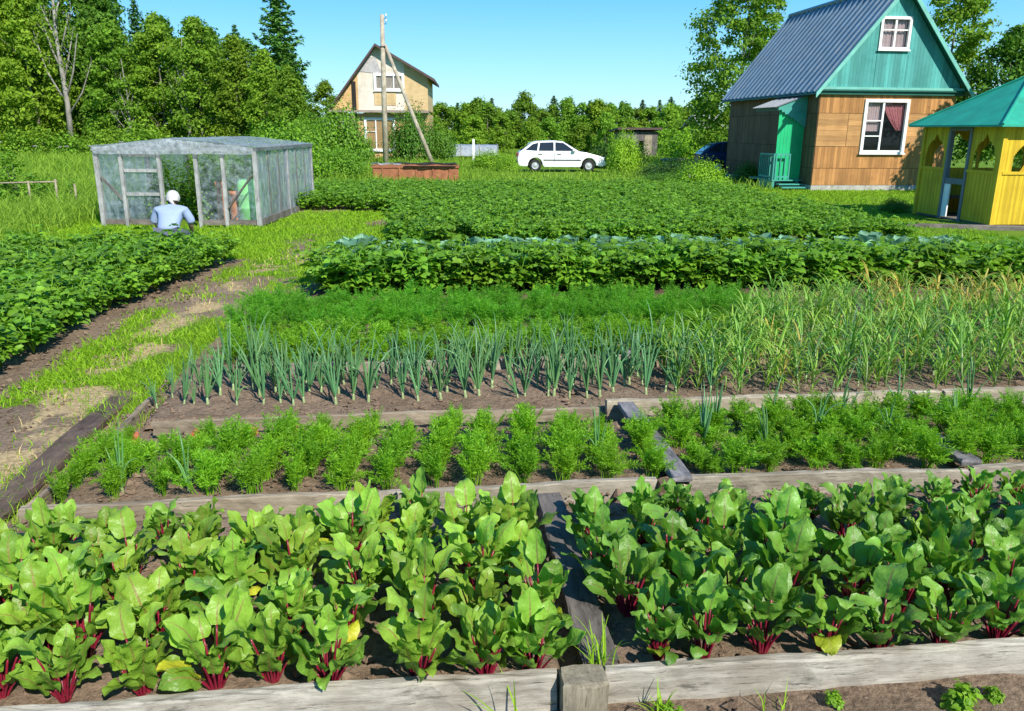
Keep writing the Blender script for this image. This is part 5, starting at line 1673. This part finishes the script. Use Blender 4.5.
# skeleton facing +y (away from the photograph), squatting with the hands among the leaves
B = [(0, -.12, .36, (.16, .12)), (0, -.06, .50, (.15, .11)), (0, .03, .68, (.165, .115)), (0, .12, .80, (.17, .10)), (0, .16, .865, .06), (0, .19, .915, .052),
     (0, .225, .975, (.075, .09)), (0, .245, 1.06, (.078, .095)),
     (-.19, .10, .79, .062), (-.28, .20, .58, .047), (-.24, .42, .47, .036), (-.21, .50, .44, (.04, .022)),
     (.19, .10, .79, .062), (.28, .20, .58, .047), (.24, .42, .47, .036), (.21, .50, .44, (.04, .022)),
     (-.10, -.12, .32, .10), (-.19, .27, .44, .068), (-.16, .04, .09, .045), (-.17, .20, .035, .038),
     (.10, -.12, .32, .10), (.19, .27, .44, .068), (.16, .04, .09, .045), (.17, .20, .035, .038)]
E_ = [(0, 1), (1, 2), (2, 3), (3, 4), (4, 5), (5, 6), (6, 7), (3, 8), (8, 9), (9, 10), (10, 11), (3, 12), (12, 13), (13, 14), (14, 15), (0, 16), (16, 17), (17, 18), (18, 19), (0, 20), (20, 21), (21, 22), (22, 23)]
for s_, wi in ((-1, 11), (1, 15)):
    for k, (dx, L) in enumerate(((-.030, .062), (-.010, .075), (.010, .070), (.028, .056))):
        i = len(B)
        B += [(s_ * .21 + dx, .535, .415, .009), (s_ * .21 + dx * 1.15, .55, .415 - L * .6, .0085), (s_ * .21 + dx * 1.1, .54, .415 - L, .007)]
        E_ += [(wi, i), (i, i + 1), (i + 1, i + 2)]
    i = len(B)
    B += [(s_ * .21 - s_ * .045, .50, .43, .010), (s_ * .21 - s_ * .055, .51, .385, .008)]
    E_ += [(wi, i), (i, i + 1)]
skinned('body', B, E_, M['skin'], PS)
T = [(0, -.15, .33, (.19, .15)), (0, -.08, .50, (.185, .145)), (0, .02, .67, (.20, .14)), (0, .11, .80, (.205, .125)), (0, .155, .86, .085),
     (-.215, .10, .785, .088), (-.285, .17, .64, .078), (-.295, .20, .575, .074), (.215, .10, .785, .088), (.285, .17, .64, .078), (.295, .20, .575, .074)]
skinned('shirt', T, [(0, 1), (1, 2), (2, 3), (3, 4), (3, 5), (5, 6), (6, 7), (3, 8), (8, 9), (9, 10)], M['shirt'], PS)
L_ = [(0, -.13, .34, (.175, .14)), (-.105, -.12, .32, .118), (-.19, .265, .44, .085), (-.16, .04, .12, .065), (.105, -.12, .32, .118), (.19, .265, .44, .085), (.16, .04, .12, .065)]
skinned('trousers', L_, [(0, 1), (1, 2), (2, 3), (0, 4), (4, 5), (5, 6)], M['trousers'], PS)
q = MB()
hd = Vector((0, .235, 1.02))
for (zs, nm, m_) in ((0, 'headscarf', 'scarf'),):
    V, F = [], []; n1, n2 = 14, 22
    for i in range(n1):
        th = math.pi * .66 * i / (n1 - 1)
        for j in range(n2):
            ph = 2 * math.pi * j / n2
            fr = max(0, math.sin(ph)); r_ = 1 + .03 * math.sin(ph * 7 + th * 3)
            zz = .138 * math.cos(th)
            if fr > .5 and th > 1.35: zz = .138 * math.cos(1.35)       # open over the face
            V.append((hd.x + .112 * r_ * math.sin(th) * math.cos(ph), hd.y + .125 * r_ * math.sin(th) * math.sin(ph) + (-.02 if th > 1.8 else 0), hd.z + .02 + zz))
    F = [(i * n2 + j, i * n2 + (j + 1) % n2, (i + 1) * n2 + (j + 1) % n2, (i + 1) * n2 + j) for i in range(n1 - 1) for j in range(n2)]
    q.add(V, F); q.tube([(-.03, hd.y - .115, hd.z - .02), (-.01, hd.y - .15, hd.z - .045), (.03, hd.y - .155, hd.z - .10), (.05, hd.y - .15, hd.z - .15)], [.02, .034, .026, .01], 8)
    q.build(nm, M[m_], PS, True)
q = MB(); q.lathe([(.02, -.10), (.075, -.085), (.094, -.04), (.098, .01), (.08, .05)], 14, (0, hd.y - .02, hd.z - .005)); q.build('hair', M['hair'], PS, True)
q = MB(); q.tube([(0, .325, 1.04), (0, .35, 1.01), (0, .33, .995)], [.008, .016, .012], 8); q.build('nose', M['skin'], PS, True)
q = MB()
for s_ in (-1, 1): q.tube([(s_ * .033 - .012, .322, 1.055), (s_ * .033, .327, 1.057), (s_ * .033 + .012, .322, 1.055)], [.004, .008, .004], 8)
q.build('eyes', M['hair'], PS, True)
q = MB(); q.tube([(-.025, .319, .965), (0, .327, .963), (.025, .319, .965)], [.004, .007, .004], 8); q.build('mouth', M['terracotta'], PS, True)

# ------------------------------------------------------------------ currant bush with its rail, flowers
q0 = empty('bush_support', (-11.9, 20.0, 0), R(10)); tag(q0, 'rough rail on two stakes holding up the currant bush', 'support')
for (x, h) in ((.0, .62), (.62, .66), (1.05, .55)):
    q = MB(); q.tube([(x, 0, -.1), (x + .01, 0, h)], [.03, .024], 7); q.build('stake', M['post'], q0, True)
q = MB(); q.tube([(-1.2, 0, .56), (.68, 0, .60)], .022, 6); q.build('rail', M['post'], q0, True)
o = bush(720, .95, 1.15, 1500, .10, M['bush_leaf'], 'currant_bush', 'bush'); o.location = (-12.5, 20.5, 0); o['label'] = 'currant bush behind a stake rail at the left meadow edge'
o = bush(721, .35, .6, 300, .07, M['bush_leaf'], 'currant_bush', 'bush'); o.location = (-11.2, 20.6, 0); o['label'] = 'small young currant bush by the right stake of the rail'
fl0 = empty('white_umbel'); tag(fl0, 'white umbel', 'flower')
MB().tube([(0, 0, 0), (.02, 0, .5), (.0, .02, 1.05)], [.012, .009, .006], 6).build('stem', M['bush_leaf'], fl0, True)
q = MB(); n = 160; a = rng.uniform(0, 6.28, n); r_ = .085 * np.sqrt(rng.uniform(0, 1, n))
cards(q, np.stack([r_ * np.cos(a), r_ * np.sin(a), 1.07 - r_ ** 2 * 1.5 + rng.normal(0, .012, n)], -1), rng.normal(0, .4, (n, 3)) + [0, 0, 1], .02, .9); q.build('flower_head', M['scarf'], fl0)
um = Kind([fl0])
for k, (px_, y) in enumerate([(-22.6, 39), (-21.7, 39.5), (-21.1, 39), (-20.3, 39.6), (-19.4, 39), (-18.7, 39.4), (-18.1, 38.8), (-17.6, 39.5), (-25.5, 41)]):
    um.place((px_, y, 0), rnd.uniform(0, 6), rnd.uniform(.9, 1.15), f'white umbel flower in the meadow, {ORD[k]} of the row before the forest', 'white umbels in the meadow', None)

# ------------------------------------------------------------------ bushes near the field
KB = Kind([bush(730 + i, 1.0, 1.0, 8500, .062, M['bush_leaf']) for i in range(4)])
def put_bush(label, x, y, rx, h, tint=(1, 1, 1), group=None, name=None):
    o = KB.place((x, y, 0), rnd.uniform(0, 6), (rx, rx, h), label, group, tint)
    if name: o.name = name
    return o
put_bush('rounded bright green bush before the porch of the teal house', 6.0, 26.3, .92, .98, (1.6, 1.4, .9))
put_bush('low bush spreading left of the rounded bright green bush', 5.2, 28.6, .9, .5, (.8, .85, .9))
put_bush('bright yellow-green willow shrub at the nose of the white car', 5.15, 38.5, .8, 1.9, (1.8, 1.5, .9))
put_bush('dark bush in the shade behind the nose of the white car', 5.6, 43.5, 1.7, 1.55, (.35, .4, .5))  # dark tint puts the shade into the leaf colour
put_bush('low bush tinted dark as a shadow strip on the grass right of the willow shrub', 6.9, 34.5, 1.7, .75, (.35, .4, .45))  # low shrub put in with a dark tint to make a shadow strip
put_bush('long rounded green hedge bush behind the felled log', 11.8, 51.8, 2.7, 2.2, (1.7, 1.5, .9))
put_bush('rounded hedge bush touching the dark blue car', 14.2, 54.5, 2.4, 2.1, (1.6, 1.4, .9))
put_bush('small bright bush at the tail of the white car', -.25, 38.3, .6, .75, (1.5, 1.3, .9))
put_bush('tall grass-like shrub between the rusty tank and the white car', -1.2, 40.5, 1.0, .95, (1.5, 1.3, .9))
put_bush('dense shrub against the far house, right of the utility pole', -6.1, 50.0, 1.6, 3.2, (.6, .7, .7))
put_bush('bushy shrub below the brace of the utility pole', -4.6, 50.5, 1.2, 2.2, (.75, .8, .7))
put_bush('big light green shrub at the back corner of the greenhouse', -8.3, 30.0, 1.7, 2.1, (1.15, 1.1, .85))
put_bush('broad leafy shrub before the left corner of the far house', -10.9, 44.0, 2.0, 2.7, (.95, .95, .85))
put_bush('low shrub between the greenhouse shrub and the rusty tank', -7.1, 33.0, 1.2, 1.15, (.95, 1, .85))
put_bush('leafy shrub under the ladder of the far house', -9.2, 47.5, 1.3, 1.6, (.9, .95, .8))
put_bush('tall shrub rising behind the greenhouse film wall', -7.9, 37.5, 1.5, 3.0, (1.0, 1.0, .8))
put_bush('small dark shrub standing in for shadow beside the yellow gazebo', 9.55, 20.3, .38, .34, (.6, .7, .6))  # dark tint and placing stand in for shadow at the gazebo's edge
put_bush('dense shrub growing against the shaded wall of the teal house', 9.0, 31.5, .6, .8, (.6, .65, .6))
KB.cleanup()
# weeds in front of the right board
wd = Kind([bush(760, .06, .10, 90, .022, M['bush_leaf'], 'weed', 'weed'), bush(761, .05, .08, 80, .02, M['bush_leaf'], 'weed', 'weed')])
for k, (u, v, lab) in enumerate([(1.78, 2.14, 'tallest weed before the right front board'), (1.92, 2.17, 'weed right of the tallest one at the front board'), (.78, 2.2, 'weed at the foot of the front board by the stump post'),
                                 (1.35, 2.2, 'small weed against the middle of the right front board'), (2.05, 2.08, 'weed at the right end of the front board')]):
    wd.place(W(u, v, 0), k, rnd.uniform(.6, 1.0) * (1.3 if k == 0 else 1), lab, 'weeds before the front board', (1.2, 1.1, .8))
wd.cleanup()
for lab, u, v, z, n_, h_, ln in [('thin green grass tuft growing on the stump post between the front boards', .55, 2.345, .10, 16, .17, .35), ('long thin grass stems leaning before the left front board', .26, 2.19, .0, 5, .22, .8),
                                 ('grass tuft at the foot of the front board right of the stump', .74, 2.2, .0, 14, .13, .5)]:
    q = MB()
    for k in range(n_): strap(q, (rnd.gauss(0, .02), rnd.gauss(0, .012), 0), rnd.uniform(0, 6.28), abs(rnd.gauss(0, ln)), rnd.uniform(.2, 1.0), h_ * rnd.uniform(.6, 1.2), .0028)
    tag(q.build('grass_tuft', M['grass'], None, True, W(u, v, z)), lab, 'grass tuft')

# ------------------------------------------------------------------ trees
BR = Kind([broad_tree(800 + i, 10, 2.3, .9, 150, 100, .115, M['tree_leaf'], M['bark'], 'broadleaf_tree') for i in range(4)])
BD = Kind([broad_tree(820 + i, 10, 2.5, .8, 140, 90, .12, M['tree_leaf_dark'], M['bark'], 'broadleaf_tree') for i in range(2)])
SPR = Kind([spruce_tree(840 + i, 10, 2.0 + .2 * i, .13, M['spruce_needle'], 2.1) for i in range(3)])
def tree(kind, label, x, y, h, rs=1.0, tint=None, group='trees of the forest edge behind the meadow', name=None):
    s_ = h / 10
    return kind.place((x, y, -.05), rnd.uniform(0, 6.28), (s_ * rs, s_ * rs, s_), label, group, tint or tintr(.85, 1.2, .1))
# forest edge on the left: front row, with where each stands
FR = [(-43, 60, 12.5, 1.1, 0, 'leafy tree at the left frame edge of the forest front'), (-39.5, 58, 11.5, 1.0, 0, 'second leafy tree of the forest front, near the frame edge'), (-36.0, 60, 13.5, 1.0, 0, 'tall leafy tree left of the bare birch'),
      (-32.8, 57.5, 10.5, .95, 0, 'leafy tree just left of the bare pale trunks'), (-27.0, 57, 8.6, 1.05, 0, 'shorter leafy tree right of the bare pale trunks'), (-24.3, 58, 9.2, 1.0, 0, 'light green tree above the greenhouse left corner'),
      (-21.3, 57, 8.8, 1.05, 0, 'light green tree above the greenhouse doorway'), (-18.5, 56, 7.6, 1.05, 0, 'leafy tree above the right end of the greenhouse'), (-16.0, 54, 6.6, 1.0, 0, 'light leafy tree in front of the tall pointed spruce'),
      (-14.0, 52, 5.6, 1.05, 0, 'bright leafy tree right of the tall pointed spruce'), (-12.8, 57, 5.0, 1.0, 0, 'small leafy tree at the left wall of the far house')]
for x, y, h, rs, d, lab in FR: tree(BR, lab, x, y, h, rs)
tree(SPR, 'tallest pointed spruce, alone against the sky right of the forest', -15.7, 57, 12.4, 1.35, (1.5, 1.45, 1.0))
SP2 = [(-28.2, 64, 11.2, .95, 'pointed spruce rising above the leafy trees right of the bare trunks'), (-24.6, 66, 10.2, .9, 'slim spruce peak above the greenhouse left corner'), (-21.2, 65, 9.6, 1.0, 'broad spruce peak above the greenhouse doorway'),
       (-19.3, 72, 9.2, .7, 'narrow dark spruce just left of the tallest spruce'), (-21.4, 74, 8.6, .6, 'thin distant spruce left of the narrow dark spruce'), (-31.0, 66, 13.0, .9, 'dark spruce behind the bare pale trunks'), (-39, 68, 14.5, .9, 'dark spruce hidden among the leftmost trees'),
       (-34.5, 70, 15, .9, 'tall dark spruce behind the leaning leafy trees')]
for x, y, h, rs, lab in SP2: tree(SPR, lab, x, y, h, rs, (.9, 1, 1.05))
BK = [(-46, 68, 14, 1.1), (-41.5, 66, 14.5, 1.1), (-37.5, 66, 14.5, 1.1), (-33.3, 67, 13.5, 1.1), (-29.4, 61, 10.8, 1.0), (-26, 63, 9.6, 1.1), (-22.6, 63, 9.0, 1.1), (-19.6, 62, 8.0, 1.1), (-17.4, 64, 8.0, 1.0)]
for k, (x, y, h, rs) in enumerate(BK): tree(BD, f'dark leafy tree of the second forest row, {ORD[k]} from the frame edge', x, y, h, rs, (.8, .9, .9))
# bare pale trunks
bt = empty('bare_birch', (-30.2, 56.5, 0)); tag(bt, 'half dead pale birch with bare forked trunks among the forest edge', 'tree', 'trees of the forest edge behind the meadow')
q = MB(); q.tube([(0, 0, 0), (.1, 0, 3.5), (-.05, 0, 7.5), (.2, 0, 12.5)], [.2, .17, .12, .03], 9); q.build('trunk', M['bark_pale'], bt, True)
q = MB()
for (z, dx, L) in ((3.6, 1.6, 4.2), (3.4, -1.7, 4.6), (4.8, 1.0, 3.5), (5.5, -1.0, 3.2), (6.5, 1.2, 2.6), (7.2, -.8, 2.4), (2.6, 2.3, 3.4), (8.4, .7, 2.2)):
    q.tube([(.05, 0, z), (dx * .5, rnd.uniform(-.3, .3), z + L * .45), (dx, rnd.uniform(-.5, .5), z + L)], [.085, .055, .015], 6)
    for e_ in range(4):
        t0 = rnd.uniform(.4, .9); bx0 = np.array([dx * t0, 0, z + L * t0])
        q.tube([bx0, bx0 + [rnd.uniform(-.5, .5), rnd.uniform(-.3, .3), rnd.uniform(.4, 1.0)]], [.025, .008], 4)
q.build('branches', M['bark_pale'], bt, True)
q = MB(); P_ = rng.normal(0, 1, (700, 3)) * [1.3, .9, 2.0] + [0, 0, 8.5]; cards(q, P_, rng.normal(0, 1, (700, 3)), .11); q.build('crown', M['tree_leaf'], bt)
b2 = dup(bt, (-35.6, 56.8, 0), 2.0, .72, 'smaller bare pale birch left of the forked dead birch'); b3 = dup(bt, (-25.9, 56.2, 0), 4.0, .5, 'short pale birch trunk right of the bare birch, above the greenhouse'); b4 = dup(bt, (-21.9, 56, 0), 1.0, .6, 'pale birch trunk among the trees over the greenhouse doorway')
# undergrowth at the forest's foot
UG = Kind([bush(770 + i, 1.5, 1.7, 1500, .16, M['tree_leaf'], 'forest_shrub', 'bush') for i in range(3)])
for k in range(18):
    UG.place((-44 + k * 1.9 + rnd.uniform(-.5, .5), 54.5 + rnd.uniform(-1, 1) - k * .10, 0), rnd.uniform(0, 6), (rnd.uniform(.9, 1.2),) * 2 + (rnd.uniform(.8, 1.4),), f'leafy shrub at the foot of the forest, {ORD[k]} from the frame edge', 'shrubs at the foot of the forest', tintr(.85, 1.2, .1))
UG.cleanup()
# distant tree line in the middle
BF = Kind([broad_tree(860 + i, 6, 2.0, .2, 75, 80, .15, M['tree_leaf'], M['bark'], 'distant_tree', clump=.85) for i in range(3)])
GF = 'trees of the distant line behind the white car'
x = -15.0; k = 0
while x < 33:
    h = 3.9 + 1.1 * vnoise(x, 0, 5, .3) + rnd.uniform(-.4, .5)
    if abs(x - 1.2) < 1.0: h = 5.6
    y = 88 + rnd.uniform(-3, 3)
    BF.place((x, y, -.05), rnd.uniform(0, 6), (h / 6 * rnd.uniform(.85, 1.15),) * 2 + (h / 6,), f'{"tallest " if h == 5.6 else ""}leafy tree of the distant line, {ORD[k]} from its left end', GF, tintr(.8, 1.25, .12))
    x += rnd.uniform(1.1, 1.7) if h < 6 else 1.4; k += 1
    if k >= len(ORD): break
x = -14.0; k = 0
while x < 36 and k < len(ORD):
    h = 4.4 + 1.3 * vnoise(x, 3, 9, .35) + rnd.uniform(-.3, .5)
    SPR.place((x, 96 + rnd.uniform(-3, 3), -.05), rnd.uniform(0, 6), (h / 10 * 1.6,) * 2 + (h / 10,), f'dark pointed spruce behind the distant leafy line, {ORD[k]} from its left end', 'spruces behind the distant tree line', tintr(.8, 1.1, .08))
    x += rnd.uniform(1.5, 2.3); k += 1
x = 2.0
for k in range(9):
    BF.place((-3.5 + k * 2.3 + rnd.uniform(-.4, .4), 70 + rnd.uniform(-4, 4), -.05), rnd.uniform(0, 6), (.55 + rnd.uniform(-.1, .1),) * 2 + (rnd.uniform(.42, .6),), f'low bushy tree of the nearer row behind the white car, {ORD[k]} from its left', 'low trees before the distant line', tintr(.9, 1.3, .1))
BF.cleanup()
# birch behind the house and the trees to its right
o = broad_tree(880, 10.8, 2.6, .8, 300, 95, .085, M['tree_leaf'], M['bark_pale'], 'birch_tree', .9, .7); o.location = (11.5, 43, 0); o['label'] = 'loose silver-green birch behind the left end of the teal house roof'; o['category'] = 'tree'
for c_ in o.children: c_.color = (.95, 1.0, 1.1, 1)
o = broad_tree(881, 9.6, 2.0, 2, 180, 90, .085, M['tree_leaf'], M['bark_pale'], 'birch_tree', .9, .6); o.location = (21.5, 42.0, 0); o['label'] = 'birch crown showing right above the teal gable'
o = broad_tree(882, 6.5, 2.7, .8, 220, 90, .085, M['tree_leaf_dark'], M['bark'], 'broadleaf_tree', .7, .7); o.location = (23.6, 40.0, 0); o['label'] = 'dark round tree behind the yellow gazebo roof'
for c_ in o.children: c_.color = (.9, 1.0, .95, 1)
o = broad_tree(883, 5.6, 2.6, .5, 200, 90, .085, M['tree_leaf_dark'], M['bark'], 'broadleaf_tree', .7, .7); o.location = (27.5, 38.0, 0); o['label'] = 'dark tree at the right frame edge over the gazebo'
o = broad_tree(884, 5.6, 1.55, 1.9, 120, 70, .085, M['tree_leaf_dark'], M['bark'], 'apple_tree', .8, .5, .09); o.location = (16.5, 25.0, 0); o['label'] = 'dark leafy fruit tree by the right corner of the teal house'
o = broad_tree(885, 5.0, 1.8, .4, 60, 50, .12, M['tree_leaf'], M['bark'], 'broadleaf_tree', .8, .6, .09); o.location = (20.6, 31.5, 0); o['label'] = 'leafy tree between the teal house and the gazebo roof'
for K_ in (BR, BD, SPR): K_.cleanup()
